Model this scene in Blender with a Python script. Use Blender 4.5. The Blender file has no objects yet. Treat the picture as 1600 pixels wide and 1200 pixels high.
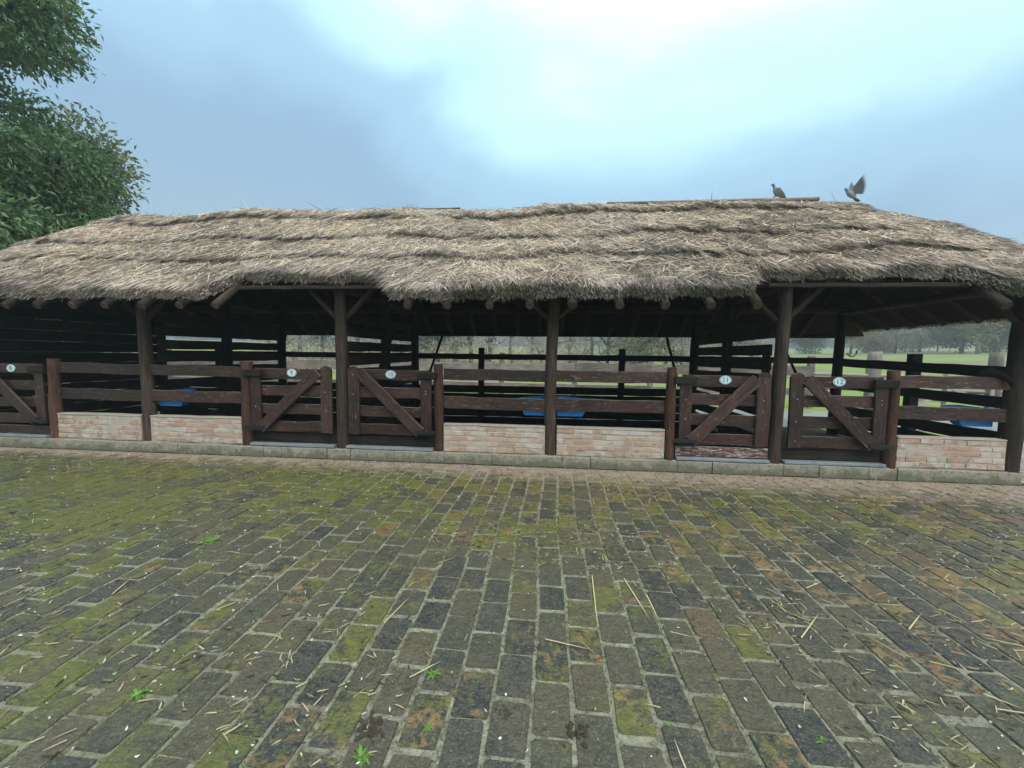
import bpy, math, random
import numpy as np
from mathutils import Matrix, Vector
random.seed(7); RNG = np.random.default_rng(11)
S = bpy.context.scene
COL = S.collection

# ------------------------------------------------------------------ camera
F, YAW, PITCH, ROLL, EYE = 621.17, .0946, .0714, .0117, 1.5
def cam_axes():
    f = np.array([-math.sin(YAW)*math.cos(PITCH), math.cos(YAW)*math.cos(PITCH), -math.sin(PITCH)])
    r = np.array([math.cos(YAW), math.sin(YAW), 0.]); u = np.cross(r, f)
    c, s = math.cos(ROLL), math.sin(ROLL)
    return c*r+s*u, -s*r+c*u, f
CR, CU, CF = cam_axes()
cd = bpy.data.cameras.new('camera'); cam = bpy.data.objects.new('camera', cd); COL.objects.link(cam)
cd.sensor_width = 36; cd.lens = F/1600*36; cd.clip_end = 5000; cd.clip_start = .05
cam.matrix_world = Matrix(((CR[0], CU[0], -CF[0], 0), (CR[1], CU[1], -CF[1], 0), (CR[2], CU[2], -CF[2], EYE), (0, 0, 0, 1)))
S.camera = cam

# ------------------------------------------------------------------ sky, sun, exposure
SUN_EL, SUN_AZ = math.radians(52), math.radians(150)      # azimuth clockwise from +Y
w = bpy.data.worlds.new('World'); S.world = w; w.use_nodes = True
nt = w.node_tree; N = nt.nodes; L = nt.links
for n in list(N): N.remove(n)
def nd(tree, t, **k):
    n = tree.nodes.new(t)
    for a, b in k.items(): setattr(n, a, b)
    return n
def ramp(tree, stops, interp='LINEAR'):
    n = tree.nodes.new('ShaderNodeValToRGB'); e = n.color_ramp.elements; n.color_ramp.interpolation = interp
    while len(e) > 1: e.remove(e[-1])
    e[0].position = stops[0][0]; e[0].color = (*stops[0][1], 1)
    for p, c in stops[1:]:
        q = e.new(p); q.color = (*c, 1)
    return n
def math_n(tree, op, a, b=None, clamp=False):
    n = tree.nodes.new('ShaderNodeMath'); n.operation = op; n.use_clamp = clamp
    for i, v in enumerate((a, b)):
        if v is None: continue
        if isinstance(v, (int, float)): n.inputs[i].default_value = v
        else: tree.links.new(v, n.inputs[i])
    return n.outputs[0]
tc = nd(nt, 'ShaderNodeTexCoord')
sky = nd(nt, 'ShaderNodeTexSky', sky_type='NISHITA', sun_disc=False, sun_elevation=SUN_EL, sun_rotation=SUN_AZ)
dot = nd(nt, 'ShaderNodeVectorMath', operation='DOT_PRODUCT'); L.new(tc.outputs['Generated'], dot.inputs[0]); dot.inputs[1].default_value = (.13, -.05, .97)
mp = nd(nt, 'ShaderNodeMapping'); L.new(tc.outputs['Generated'], mp.inputs['Vector']); mp.inputs['Scale'].default_value = (1, 1, 1.9); mp.inputs['Location'].default_value = (3.1, .4, 1.2)
nz = nd(nt, 'ShaderNodeTexNoise'); L.new(mp.outputs[0], nz.inputs['Vector']); nz.inputs['Scale'].default_value = 1.7; nz.inputs['Detail'].default_value = 5; nz.inputs['Roughness'].default_value = .5; nz.inputs['Distortion'].default_value = .5
v = math_n(nt, 'ADD', math_n(nt, 'SUBTRACT', math_n(nt, 'MULTIPLY', dot.outputs['Value'], 1.35), .10), math_n(nt, 'MULTIPLY', math_n(nt, 'SUBTRACT', nz.outputs[0], .5), .55))
cr = ramp(nt, [(0, (.22, .35, .45)), (.22, (.19, .325, .47)), (.40, (.27, .46, .62)), (.56, (.48, .75, .80)), (.74, (.80, .93, .92))], 'EASE')
L.new(v, cr.inputs[0])
sc = nd(nt, 'ShaderNodeVectorMath', operation='SCALE'); L.new(sky.outputs[0], sc.inputs[0]); sc.inputs['Scale'].default_value = .1
mx = nd(nt, 'ShaderNodeMix', data_type='RGBA'); mx.inputs[0].default_value = .93
L.new(sc.outputs[0], mx.inputs[6]); L.new(cr.outputs[0], mx.inputs[7])
bg = nd(nt, 'ShaderNodeBackground'); L.new(mx.outputs[2], bg.inputs[0]); bg.inputs[1].default_value = 1.0
wo = nd(nt, 'ShaderNodeOutputWorld'); L.new(bg.outputs[0], wo.inputs[0])
sl = bpy.data.lights.new('sun', 'SUN'); sl.energy = 1.5; sl.angle = math.radians(40); sl.color = (1, .93, .83)
so = bpy.data.objects.new('sun', sl); COL.objects.link(so)
sd = Vector((math.sin(SUN_AZ)*math.cos(SUN_EL), math.cos(SUN_AZ)*math.cos(SUN_EL), math.sin(SUN_EL)))
so.rotation_euler = sd.to_track_quat('Z', 'Y').to_euler(); so.location = sd*30
vs = S.view_settings; vs.view_transform = 'Standard'; vs.look = 'None'; vs.exposure = 0.75; vs.gamma = 1; vs.use_curve_mapping = False
S.render.engine = 'CYCLES'; S.render.resolution_x = 1024; S.render.resolution_y = 768

# ------------------------------------------------------------------ helpers
W = {}
def link(o, M=None, parent=None):
    COL.objects.link(o); M = Matrix.Identity(4) if M is None else M
    if parent is not None:
        o.parent = parent; o.matrix_parent_inverse = W[parent.name].inverted()
    o.matrix_basis = M; W[o.name] = M.copy(); return o
def tag(o, label=None, cat=None, group=None, kind=None):
    if label: o['label'] = label
    if cat: o['category'] = cat
    if group: o['group'] = group
    if kind: o['kind'] = kind
    return o
def empty(name, loc, label=None, cat=None, group=None):
    o = bpy.data.objects.new(name, None); o.empty_display_size = .1
    link(o, Matrix.Translation(loc)); return tag(o, label, cat, group)
def npmesh(name, V, faces, mat, parent=None, M=None, col=None, smooth=False):
    """faces: list of arrays (n,k) of vertex indices"""
    me = bpy.data.meshes.new(name); V = np.asarray(V, np.float32)
    me.vertices.add(len(V)); me.vertices.foreach_set('co', V.ravel())
    faces = [np.asarray(f, np.int32) for f in faces if len(f)]
    nl = sum(f.size for f in faces); nf = sum(len(f) for f in faces)
    me.loops.add(nl); me.polygons.add(nf)
    me.loops.foreach_set('vertex_index', np.concatenate([f.ravel() for f in faces]))
    starts = []; s = 0
    for f in faces:
        starts.append(s+np.arange(len(f))*f.shape[1]); s += f.size
    me.polygons.foreach_set('loop_start', np.concatenate(starts).astype(np.int32))
    me.polygons.foreach_set('use_smooth', np.full(nf, bool(smooth)))
    if col is not None:
        a = me.color_attributes.new('col', 'FLOAT_COLOR', 'POINT')
        c = np.ones((len(V), 4), np.float32); c[:, :3] = col; a.data.foreach_set('color', c.ravel())
    me.update(calc_edges=True); me.validate()
    me.materials.append(mat)
    o = bpy.data.objects.new(name, me); return link(o, M, parent)
def frame(p0, p1, up=(0, 0, 1)):
    p0 = Vector(p0); p1 = Vector(p1); x = (p1-p0).normalized(); up = Vector(up)
    if abs(x.dot(up)) > .98: up = Vector((0, 1, 0))
    y = up.cross(x).normalized(); z = x.cross(y)
    M = Matrix((x, y, z)).transposed().to_4x4(); M.translation = p0
    return M, (p1-p0).length
def rings(sec, xs, fx=None):
    """sec (k,2) closed section, swept on local x; returns verts, faces"""
    k = len(sec); V = []
    for i, x in enumerate(xs):
        s = sec if fx is None else fx(i, x, sec)
        V.append(np.column_stack([np.full(k, x), s]))
    V = np.concatenate(V); q = []
    i = np.arange(k); j = (i+1) % k
    for r in range(len(xs)-1): q.append(np.stack([r*k+i, r*k+j, (r+1)*k+j, (r+1)*k+i], 1))
    e = (len(xs)-1)*k
    return V, [np.concatenate(q), np.array([i[::-1]]), np.array([e+i])]
def board(name, parent, p0, p1, wd, th, mat, up=(0, 0, 1), jit=.004, bev=.004):
    """plank from p0 to p1, width wd along up, thickness th"""
    M, ln = frame(p0, p1, up); n = max(2, int(ln/.22)+1); xs = np.linspace(0, ln, n)
    a, b = th/2, wd/2; c = min(bev, a*.5)
    sec = np.array([(-a+c, -b), (a-c, -b), (a, -b+c), (a, b-c), (a-c, b), (-a+c, b), (-a, b-c), (-a, -b+c)])
    fx = lambda i, x, s: s*(1+RNG.normal(0, jit*.6, 2))+RNG.normal(0, jit*.6, 2)+RNG.normal(0, jit*.35, s.shape)
    V, Fc = rings(sec, xs, fx); V[:, 0] += RNG.normal(0, jit*.5, len(V))
    return npmesh(name, V, Fc, mat, parent, M)
def log(name, parent, p0, p1, r0, r1, mat, bend=.0, k=10, smooth=True, rough=.05):
    M, ln = frame(p0, p1); n = max(3, int(ln/.16)+2); xs = np.linspace(0, ln, n)
    an = np.arange(k)*2*math.pi/k; ph = RNG.uniform(0, 6.28, 4); base = 1+rough*np.sin(2*an+ph[0])+rough*.6*np.sin(3*an+ph[1])
    bx, by = RNG.normal(0, bend, 2)
    def fx(i, x, s):
        t = x/ln; r = (r0+(r1-r0)*t)*base*(1+rough*.5*np.sin(7*t*ln+ph[2]))*(1+RNG.normal(0, rough*.25, k))
        o = math.sin(math.pi*t)
        return np.column_stack([np.cos(an)*r+bx*o, np.sin(an)*r+by*o])
    V, Fc = rings(np.zeros((k, 2)), xs, fx)
    o = npmesh(name, V, Fc, mat, parent, M, smooth=True)
    o.data.polygons[len(o.data.polygons)-1].use_smooth = False; o.data.polygons[len(o.data.polygons)-2].use_smooth = False
    return o
def sines(n=5, lo=.5, hi=4., seed=0):
    g = np.random.default_rng(seed); f = g.uniform(lo, hi, n); p = g.uniform(0, 6.28, n); a = 1/np.sqrt(n)
    return lambda x: a*1.3*sum(np.sin(f[i]*x+p[i]) for i in range(n))
def sines2(n=8, lo=.5, hi=4., seed=0):
    g = np.random.default_rng(seed); f = g.uniform(lo, hi, n); th = g.uniform(0, 6.28, n); p = g.uniform(0, 6.28, n); a = 1/np.sqrt(n)
    return lambda x, y: a*1.3*sum(np.sin(f[i]*(x*math.cos(th[i])+y*math.sin(th[i]))+p[i]) for i in range(n))
def nrm(v): return v/np.maximum(np.linalg.norm(v, axis=-1, keepdims=True), 1e-9)
def blades(P, D, Lh, Wd, droop=0., side=None):
    """tapered two-segment straws: returns verts, faces; 5 verts each"""
    n = len(P); D = nrm(D)
    if side is None:
        rv = RNG.normal(size=(n, 3)); side = nrm(np.cross(D, rv))
    Lh = np.asarray(Lh).reshape(-1, 1); Wd = np.asarray(Wd).reshape(-1, 1)
    mid = P+D*Lh*.55; tip = P+D*Lh; tip[:, 2] -= (np.asarray(droop)*Lh[:, 0])
    V = np.stack([P-side*Wd/2, P+side*Wd/2, mid+side*Wd/2, mid-side*Wd/2, tip], 1).reshape(-1, 3)
    b = np.arange(n)[:, None]*5
    return V, [b+np.array([[0, 1, 2, 3]]), b+np.array([[3, 2, 4]])]
def merge(parts):
    Vs = []; fs = {}; o = 0
    for V, Fc in parts:
        Vs.append(V)
        for f in Fc:
            f = np.asarray(f); fs.setdefault(f.shape[1], []).append(f+o)
        o += len(V)
    return np.concatenate(Vs), [np.concatenate(x) for x in fs.values()]
def tube(pts, rad, k=7):
    pts = np.asarray(pts, float); n = len(pts); V = []
    for i in range(n):
        d = nrm(pts[min(i+1, n-1)]-pts[max(i-1, 0)]); a = np.array([0, 0, 1.]) if abs(d[2]) < .9 else np.array([1., 0, 0])
        s = nrm(np.cross(d, a)); t = np.cross(d, s); an = np.arange(k)*2*math.pi/k
        V.append(pts[i]+rad[i]*(np.cos(an)[:, None]*s+np.sin(an)[:, None]*t))
    i = np.arange(k); j = (i+1) % k; q = [np.stack([r*k+i, r*k+j, (r+1)*k+j, (r+1)*k+i], 1) for r in range(n-1)]
    return np.concatenate(V), [np.concatenate(q), np.array([i[::-1]]), np.array([(n-1)*k+i])]

# ------------------------------------------------------------------ materials
def newmat(name, rough=.8, spec=.3):
    m = bpy.data.materials.new(name); m.use_nodes = True; t = m.node_tree
    b = t.nodes['Principled BSDF']; b.inputs['Roughness'].default_value = rough; b.inputs['Specular IOR Level'].default_value = spec
    return m, t, b
def mixc(t, f, a, b, blend='MIX'):
    n = t.nodes.new('ShaderNodeMix'); n.data_type = 'RGBA'; n.blend_type = blend
    for i, v in ((0, f), (6, a), (7, b)):
        if isinstance(v, (int, float)): n.inputs[i].default_value = v
        elif isinstance(v, tuple): n.inputs[i].default_value = (*v, 1)
        else: t.links.new(v, n.inputs[i])
    return n.outputs[2]
def noise(t, vec, scale, detail=4, rough=.55, dist=0.):
    n = t.nodes.new('ShaderNodeTexNoise'); n.inputs['Scale'].default_value = scale; n.inputs['Detail'].default_value = detail
    n.inputs['Roughness'].default_value = rough; n.inputs['Distortion'].default_value = dist
    if vec is not None: t.links.new(vec, n.inputs['Vector'])
    return n.outputs[0]
def step(t, v, a, b):
    n = t.nodes.new('ShaderNodeMapRange'); n.interpolation_type = 'SMOOTHSTEP'; t.links.new(v, n.inputs[0]); n.inputs[1].default_value = a; n.inputs[2].default_value = b
    return n.outputs[0]
def bump(t, b, h, strength=.5, dist=.01):
    n = t.nodes.new('ShaderNodeBump'); n.inputs['Strength'].default_value = strength; n.inputs['Distance'].default_value = dist
    t.links.new(h, n.inputs['Height']); t.links.new(n.outputs[0], b.inputs['Normal'])
def coords(t, kind='Object', scale=(1, 1, 1), rnd=True):
    c = t.nodes.new('ShaderNodeTexCoord'); m = t.nodes.new('ShaderNodeMapping'); m.inputs['Scale'].default_value = scale
    src = c.outputs[kind]
    if rnd:
        oi = t.nodes.new('ShaderNodeObjectInfo'); ad = t.nodes.new('ShaderNodeVectorMath'); ad.operation = 'ADD'
        mu = t.nodes.new('ShaderNodeMath'); mu.operation = 'MULTIPLY'; mu.inputs[1].default_value = 60; t.links.new(oi.outputs['Random'], mu.inputs[0])
        t.links.new(src, ad.inputs[0]); t.links.new(mu.outputs[0], ad.inputs[1]); src = ad.outputs[0]
    t.links.new(src, m.inputs[0]); return m.outputs[0], src
def wood(name, dark, light, worn, amt, rough=.6, spec=.3):
    m, t, b = newmat(name, rough, spec)
    g, raw = coords(t, 'Object', (1.1, 15, 15)); n1 = noise(t, g, 3.2, 6, .65, .3); n2 = noise(t, coords(t, 'Object', (1.6, 7, 7))[0], 6, 8, .78); n3 = noise(t, g, 9, 3, .6)
    n4 = noise(t, raw, 1.3, 3)
    r = nd(t, 'ShaderNodeObjectInfo')
    c = mixc(t, step(t, n1, .3, .72), dark, light)
    c = mixc(t, math_n(t, 'MULTIPLY', step(t, n4, .4, .7), .55), c, tuple(.55*x for x in dark))
    wv = math_n(t, 'ADD', math_n(t, 'MULTIPLY', n2, .6), math_n(t, 'MULTIPLY', n3, .45))
    c = mixc(t, math_n(t, 'MULTIPLY', step(t, wv, .68-amt*.10, .77-amt*.09), .85), c, worn)
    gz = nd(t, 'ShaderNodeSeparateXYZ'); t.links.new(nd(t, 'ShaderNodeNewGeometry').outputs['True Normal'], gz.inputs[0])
    c = mixc(t, math_n(t, 'MULTIPLY', math_n(t, 'MULTIPLY', step(t, gz.outputs[2], .45, .9), n2), .9 if amt > .5 else .3), c, worn)  # upward faces paler: weathering plus sky reflection painted into the colour
    ck = noise(t, coords(t, 'Object', (.55, 26, 26))[0], 3, 4, .6, .6); c = mixc(t, math_n(t, 'MULTIPLY', step(t, ck, .60, .66), .75), c, tuple(.25*x for x in dark))
    hv = nd(t, 'ShaderNodeHueSaturation'); t.links.new(c, hv.inputs['Color']); t.links.new(math_n(t, 'ADD', math_n(t, 'MULTIPLY', r.outputs['Random'], .6), .7), hv.inputs['Value'])
    t.links.new(hv.outputs[0], b.inputs['Base Color']); bump(t, b, n1, .55, .006)
    return m
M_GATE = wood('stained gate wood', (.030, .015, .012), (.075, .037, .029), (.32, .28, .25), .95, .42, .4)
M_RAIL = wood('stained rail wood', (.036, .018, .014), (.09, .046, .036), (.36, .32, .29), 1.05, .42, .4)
M_POST = wood('weathered log', (.030, .021, .017), (.095, .066, .050), (.25, .20, .16), .6, .8)
M_RPOST = wood('red brown post', (.045, .021, .015), (.13, .06, .038), (.32, .27, .23), .8, .7)
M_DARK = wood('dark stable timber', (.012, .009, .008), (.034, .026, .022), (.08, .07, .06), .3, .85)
M_ROOFT = wood('roof timber', (.022, .015, .012), (.06, .042, .032), (.12, .095, .08), .3, .85)
M_CUT = wood('sawn log end', (.07, .045, .032), (.14, .095, .07), (.18, .14, .11), .4, .85)
M_GREY = wood('grey weathered board', (.16, .13, .115), (.33, .285, .255), (.45, .41, .38), .7, .85)
M_PEEL = wood('peeling painted board', (.075, .03, .022), (.13, .055, .04), (.48, .47, .47), 1.6, .7)
M_IRON, t, b = newmat('black iron', .55, .5); b.inputs['Base Color'].default_value = (.018, .018, .02, 1); b.inputs['Metallic'].default_value = .3
M_GALV, t, b = newmat('grey metal strip', .45, .5); v, _ = coords(t); c = mixc(t, noise(t, v, 9, 4), (.13, .15, .175), (.30, .33, .36)); t.links.new(c, b.inputs['Base Color'])
M_BLUE, t, b = newmat('blue plastic', .4, .5); v, _ = coords(t); c = mixc(t, step(t, noise(t, v, 7, 4), .45, .75), (.012, .23, .68), (.035, .31, .72)); t.links.new(c, b.inputs['Base Color'])
M_ENAM, t, b = newmat('white enamel', .3, .5); v, _ = coords(t); c = mixc(t, step(t, noise(t, v, 30, 4), .5, .8), (.62, .76, .78), (.42, .55, .56)); t.links.new(c, b.inputs['Base Color'])
M_INK, t, b = newmat('blue enamel', .35, .5); b.inputs['Base Color'].default_value = (.03, .13, .25, 1)
M_RAG, t, b = newmat('black cloth', .9, .1); b.inputs['Base Color'].default_value = (.012, .012, .014, 1)
def attr_mat(name, rough=.85, spec=.2, trans=0., noisy=.25, nscale=25):
    m, t, b = newmat(name, rough, spec); a = nd(t, 'ShaderNodeAttribute', attribute_name='col'); v, _ = coords(t, 'Object', rnd=False)
    n = noise(t, v, nscale, 3)
    c = mixc(t, 1., a.outputs['Color'], mixc(t, n, (1-noisy,)*3, (1+noisy,)*3), 'MULTIPLY'); t.links.new(c, b.inputs['Base Color'])
    if trans:
        tr = nd(t, 'ShaderNodeBsdfTranslucent'); t.links.new(c, tr.inputs[0]); ms = nd(t, 'ShaderNodeMixShader'); ms.inputs[0].default_value = trans
        t.links.new(b.outputs[0], ms.inputs[1]); t.links.new(tr.outputs[0], ms.inputs[2]); t.links.new(ms.outputs[0], t.nodes['Material Output'].inputs[0])
    return m
M_STRAW = attr_mat('weathered straw', .8, .25, .12, .2, 6)
M_LEAF = attr_mat('glossy leaf', .38, .5, .3, .15, 8)
M_FAR = attr_mat('far foliage', .9, .1, .2, .2, 2)
M_LITTER = attr_mat('ground litter', .8, .2, .05, .15, 40)
M_BIRD = attr_mat('pigeon feathers', .7, .3, 0, .2, 60)
M_TBASE, t, b = newmat('packed thatch', .95, .1); v, _ = coords(t, rnd=False); v2, _ = coords(t, 'Object', (14, 2.5, 2.5), False)
n1 = noise(t, v2, 6, 6, .7); n2 = noise(t, v, 1.2, 4)
c = mixc(t, step(t, n1, .3, .7), (.06, .052, .045), (.26, .22, .18)); c = mixc(t, math_n(t, 'MULTIPLY', step(t, n2, .45, .7), .5), c, (.20, .165, .13)); t.links.new(c, b.inputs['Base Color']); bump(t, b, n1, 1, .03)
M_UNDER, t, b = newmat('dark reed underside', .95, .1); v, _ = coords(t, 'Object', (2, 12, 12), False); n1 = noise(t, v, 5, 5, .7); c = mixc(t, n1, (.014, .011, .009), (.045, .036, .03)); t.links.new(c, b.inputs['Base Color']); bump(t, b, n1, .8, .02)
# paving
def paver_mat(name, mortar=False):
    m, t, b = newmat(name, .5, .5); g = nd(t, 'ShaderNodeNewGeometry').outputs['Position']
    a = nd(t, 'ShaderNodeAttribute', attribute_name='col'); sx = nd(t, 'ShaderNodeSeparateColor'); t.links.new(a.outputs['Color'], sx.inputs[0])
    px = nd(t, 'ShaderNodeSeparateXYZ'); t.links.new(g, px.inputs[0])
    nb = noise(t, g, .55, 4, .6); nm = noise(t, g, 5.5, 5, .65); nf = noise(t, g, 60, 4, .7); nh = noise(t, g, 13, 5, .65, .4); ng = noise(t, g, 220, 2)
    if mortar:
        c = mixc(t, step(t, nm, .35, .7), (.24, .245, .18), (.40, .385, .30))
    else:
        r = ramp(t, [(0, (.024, .031, .034)), (.25, (.038, .046, .045)), (.42, (.066, .066, .044)), (.60, (.09, .082, .054)), (.80, (.052, .058, .045)), (.96, (.10, .08, .05)), (1, (.18, .10, .055))])
        t.links.new(sx.outputs[0], r.inputs[0]); c = r.outputs[0]
        # bare clay showing on part of a brick
        f = math_n(t, 'MULTIPLY', step(t, math_n(t, 'ADD', math_n(t, 'ADD', nh, math_n(t, 'MULTIPLY', sx.outputs[1], .30)), math_n(t, 'MULTIPLY', step(t, math_n(t, 'ADD', px.outputs[1], math_n(t, 'MULTIPLY', px.outputs[0], .3)), 2., 4.), .09)), .775, .89), .8)
        cl = mixc(t, sx.outputs[2], (.42, .165, .075), (.40, .27, .09)); c = mixc(t, f, c, cl)
    vo = nd(t, 'ShaderNodeTexVoronoi'); vo.inputs['Scale'].default_value = 42; t.links.new(g, vo.inputs['Vector'])
    gr = noise(t, g, 26, 6, .75, .6); gl = noise(t, g, 2.3, 5, .6)
    c = mixc(t, math_n(t, 'MULTIPLY', step(t, math_n(t, 'ADD', math_n(t, 'MULTIPLY', gr, .7), math_n(t, 'MULTIPLY', gl, .4)), .50, .64), .7), c, mixc(t, gl, (.075, .064, .042), (.125, .104, .068)))
    c = mixc(t, math_n(t, 'MULTIPLY', step(t, gr, .55, .64), .65), c, (.024, .026, .023))
    # speckle
    c = mixc(t, math_n(t, 'MULTIPLY', step(t, math_n(t, 'ADD', math_n(t, 'MULTIPLY', nf, .6), math_n(t, 'MULTIPLY', nh, .4)), .42, .68), .6), c, (.15, .135, .09))
    # moss
    far = step(t, px.outputs[1], 2.2, 4.4); lft = step(t, math_n(t, 'MULTIPLY', px.outputs[0], -1), -3.5, 5.)
    mm = math_n(t, 'ADD', math_n(t, 'ADD', math_n(t, 'MULTIPLY', nb, .55), math_n(t, 'MULTIPLY', nm, .55)), math_n(t, 'ADD', math_n(t, 'MULTIPLY', far, .085), math_n(t, 'MULTIPLY', lft, .075)))
    if not mortar: mm = math_n(t, 'ADD', mm, math_n(t, 'MULTIPLY', math_n(t, 'SUBTRACT', sx.outputs[1], .5), .18))
    mf = math_n(t, 'MULTIPLY', step(t, math_n(t, 'ADD', mm, math_n(t, 'MULTIPLY', math_n(t, 'SUBTRACT', gr, .5), .5)), .59, .75), .5 if mortar else .8)
    c = mixc(t, mf, c, mixc(t, nf, (.062, .080, .012), (.205, .215, .036)))
    # dry pinkish dust along the stable front
    du = math_n(t, 'ADD', px.outputs[1], math_n(t, 'ADD', math_n(t, 'MULTIPLY', nm, .9), math_n(t, 'MULTIPLY', px.outputs[0], .035)))
    c = mixc(t, math_n(t, 'MULTIPLY', step(t, du, *((4.3, 5.4) if mortar else (4.95, 5.7))), .8), c, mixc(t, nf, (.34, .255, .205), (.60, .48, .40)))
    sp = noise(t, g, 80, 3, .8); c = mixc(t, math_n(t, 'MULTIPLY', step(t, sp, .57, .64), .8), c, (.22, .20, .145))
    sd = noise(t, g, 70, 3, .8, .5); c = mixc(t, math_n(t, 'MULTIPLY', step(t, sd, .60, .68), .7), c, (.018, .018, .014))
    c = mixc(t, math_n(t, 'MULTIPLY', step(t, noise(t, g, 7, 7, .75, .8), .56, .66), .55), c, (.028, .031, .026))
    t.links.new(c, b.inputs['Base Color'])
    rr = math_n(t, 'ADD', math_n(t, 'MULTIPLY', nm, .55), .02); t.links.new(rr, b.inputs['Roughness'])
    h = math_n(t, 'ADD', math_n(t, 'MULTIPLY', nf, .5), math_n(t, 'ADD', nh, gr)); bump(t, b, h, .9, .014)
    return m
M_PAVE = paver_mat('mossy paving brick'); M_MORTAR = paver_mat('paving mortar', True)
def nd_z(t, g):
    q = nd(t, 'ShaderNodeSeparateXYZ'); t.links.new(g, q.inputs[0]); return q.outputs[2]
def wallbrick(name, mortar=False):
    m, t, b = newmat(name, .9, .15); g = nd(t, 'ShaderNodeNewGeometry').outputs['Position']; a = nd(t, 'ShaderNodeObjectInfo').outputs['Random']
    n1 = noise(t, g, 3.2, 5, .65); n2 = noise(t, g, 24, 5, .7); n3 = noise(t, g, 9, 4, .6)
    if mortar: c = mixc(t, n2, (.35, .31, .26), (.52, .465, .395))
    else:
        r = ramp(t, [(0, (.36, .15, .09)), (.3, (.45, .23, .14)), (.6, (.47, .32, .25)), (.85, (.44, .24, .16)), (1, (.30, .12, .08))]); t.links.new(a, r.inputs[0]); c = mixc(t, n2, r.outputs[0], (.50, .40, .33))
        wf = math_n(t, 'ADD', math_n(t, 'MULTIPLY', n1, .6), math_n(t, 'MULTIPLY', n3, .5))
        c = mixc(t, math_n(t, 'MULTIPLY', step(t, math_n(t, 'ADD', wf, math_n(t, 'MULTIPLY', a, .12)), .57, .67), .65), c, (.55, .51, .47))
    c = mixc(t, math_n(t, 'MULTIPLY', step(t, math_n(t, 'SUBTRACT', noise(t, g, 12, 7, .75), math_n(t, 'MULTIPLY', step(t, nd_z(t, g), .15, .4), .06)), .48, .60), .6), c, (.20, .175, .145)); t.links.new(c, b.inputs['Base Color']); bump(t, b, n2, .9, .008); return m
M_WBRICK = wallbrick('limewashed brick'); M_WMORT = wallbrick('wall mortar', True)
M_CONC, t, b = newmat('grey concrete', .9, .2); v = nd(t, 'ShaderNodeNewGeometry').outputs['Position']; n1 = noise(t, v, 2.2, 7, .7); n2 = noise(t, v, 30, 4); c = mixc(t, n1, (.17, .155, .12), (.42, .39, .32)); c = mixc(t, math_n(t, 'MULTIPLY', step(t, n2, .46, .7), .7), c, (.13, .125, .09)); c = mixc(t, math_n(t, 'MULTIPLY', step(t, math_n(t, 'SUBTRACT', noise(t, v, 6, 6, .7), math_n(t, 'MULTIPLY', nd_z(t, v), 2.2)), .25, .45), .7), c, (.10, .10, .062)); t.links.new(c, b.inputs['Base Color']); bump(t, b, n2, .7, .008)
M_SOIL, t, b = newmat('dark stall soil', .95, .1); g = nd(t, 'ShaderNodeNewGeometry').outputs['Position']; n1 = noise(t, g, 4, 6, .7); c = mixc(t, n1, (.03, .023, .017), (.085, .065, .048)); t.links.new(c, b.inputs['Base Color']); bump(t, b, n1, .8, .05)
M_GRASS, t, b = newmat('meadow', .95, .1); g = nd(t, 'ShaderNodeNewGeometry').outputs['Position']; mpn = nd(t, 'ShaderNodeMapping'); mpn.inputs['Scale'].default_value = (.35, 1, 1); t.links.new(g, mpn.inputs[0])
n1 = noise(t, mpn.outputs[0], .16, 5, .6); n2 = noise(t, g, 2.5, 5, .7); c = mixc(t, n2, (.15, .22, .05), (.28, .36, .11)); c = mixc(t, step(t, n1, .47, .56), c, mixc(t, n2, (.17, .14, .11), (.29, .25, .20))); t.links.new(c, b.inputs['Base Color']); bump(t, b, n2, .8, .1)
M_PATH, t, b = newmat('wet grey path', .3, .5); g = nd(t, 'ShaderNodeNewGeometry').outputs['Position']; n1 = noise(t, g, 1.1, 5, .6); n2 = noise(t, g, 20, 4); c = mixc(t, n1, (.16, .165, .17), (.30, .30, .30)); t.links.new(c, b.inputs['Base Color']); t.links.new(step(t, n1, .3, .7), b.inputs['Roughness']); bump(t, b, n2, .3, .01)
M_BARK = wood('bark', (.05, .04, .032), (.13, .105, .085), (.2, .17, .14), .3, .95)
M_PALE = wood('pale bark', (.28, .25, .22), (.45, .42, .38), (.5, .47, .43), .3, .95)
M_MUD, t, b = newmat('damp mud', .6, .3); g = nd(t, 'ShaderNodeNewGeometry').outputs['Position']; n1 = noise(t, g, 70, 5, .7); c = mixc(t, n1, (.03, .024, .018), (.095, .075, .055)); t.links.new(c, b.inputs['Base Color']); bump(t, b, n1, 1, .01)

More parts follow.
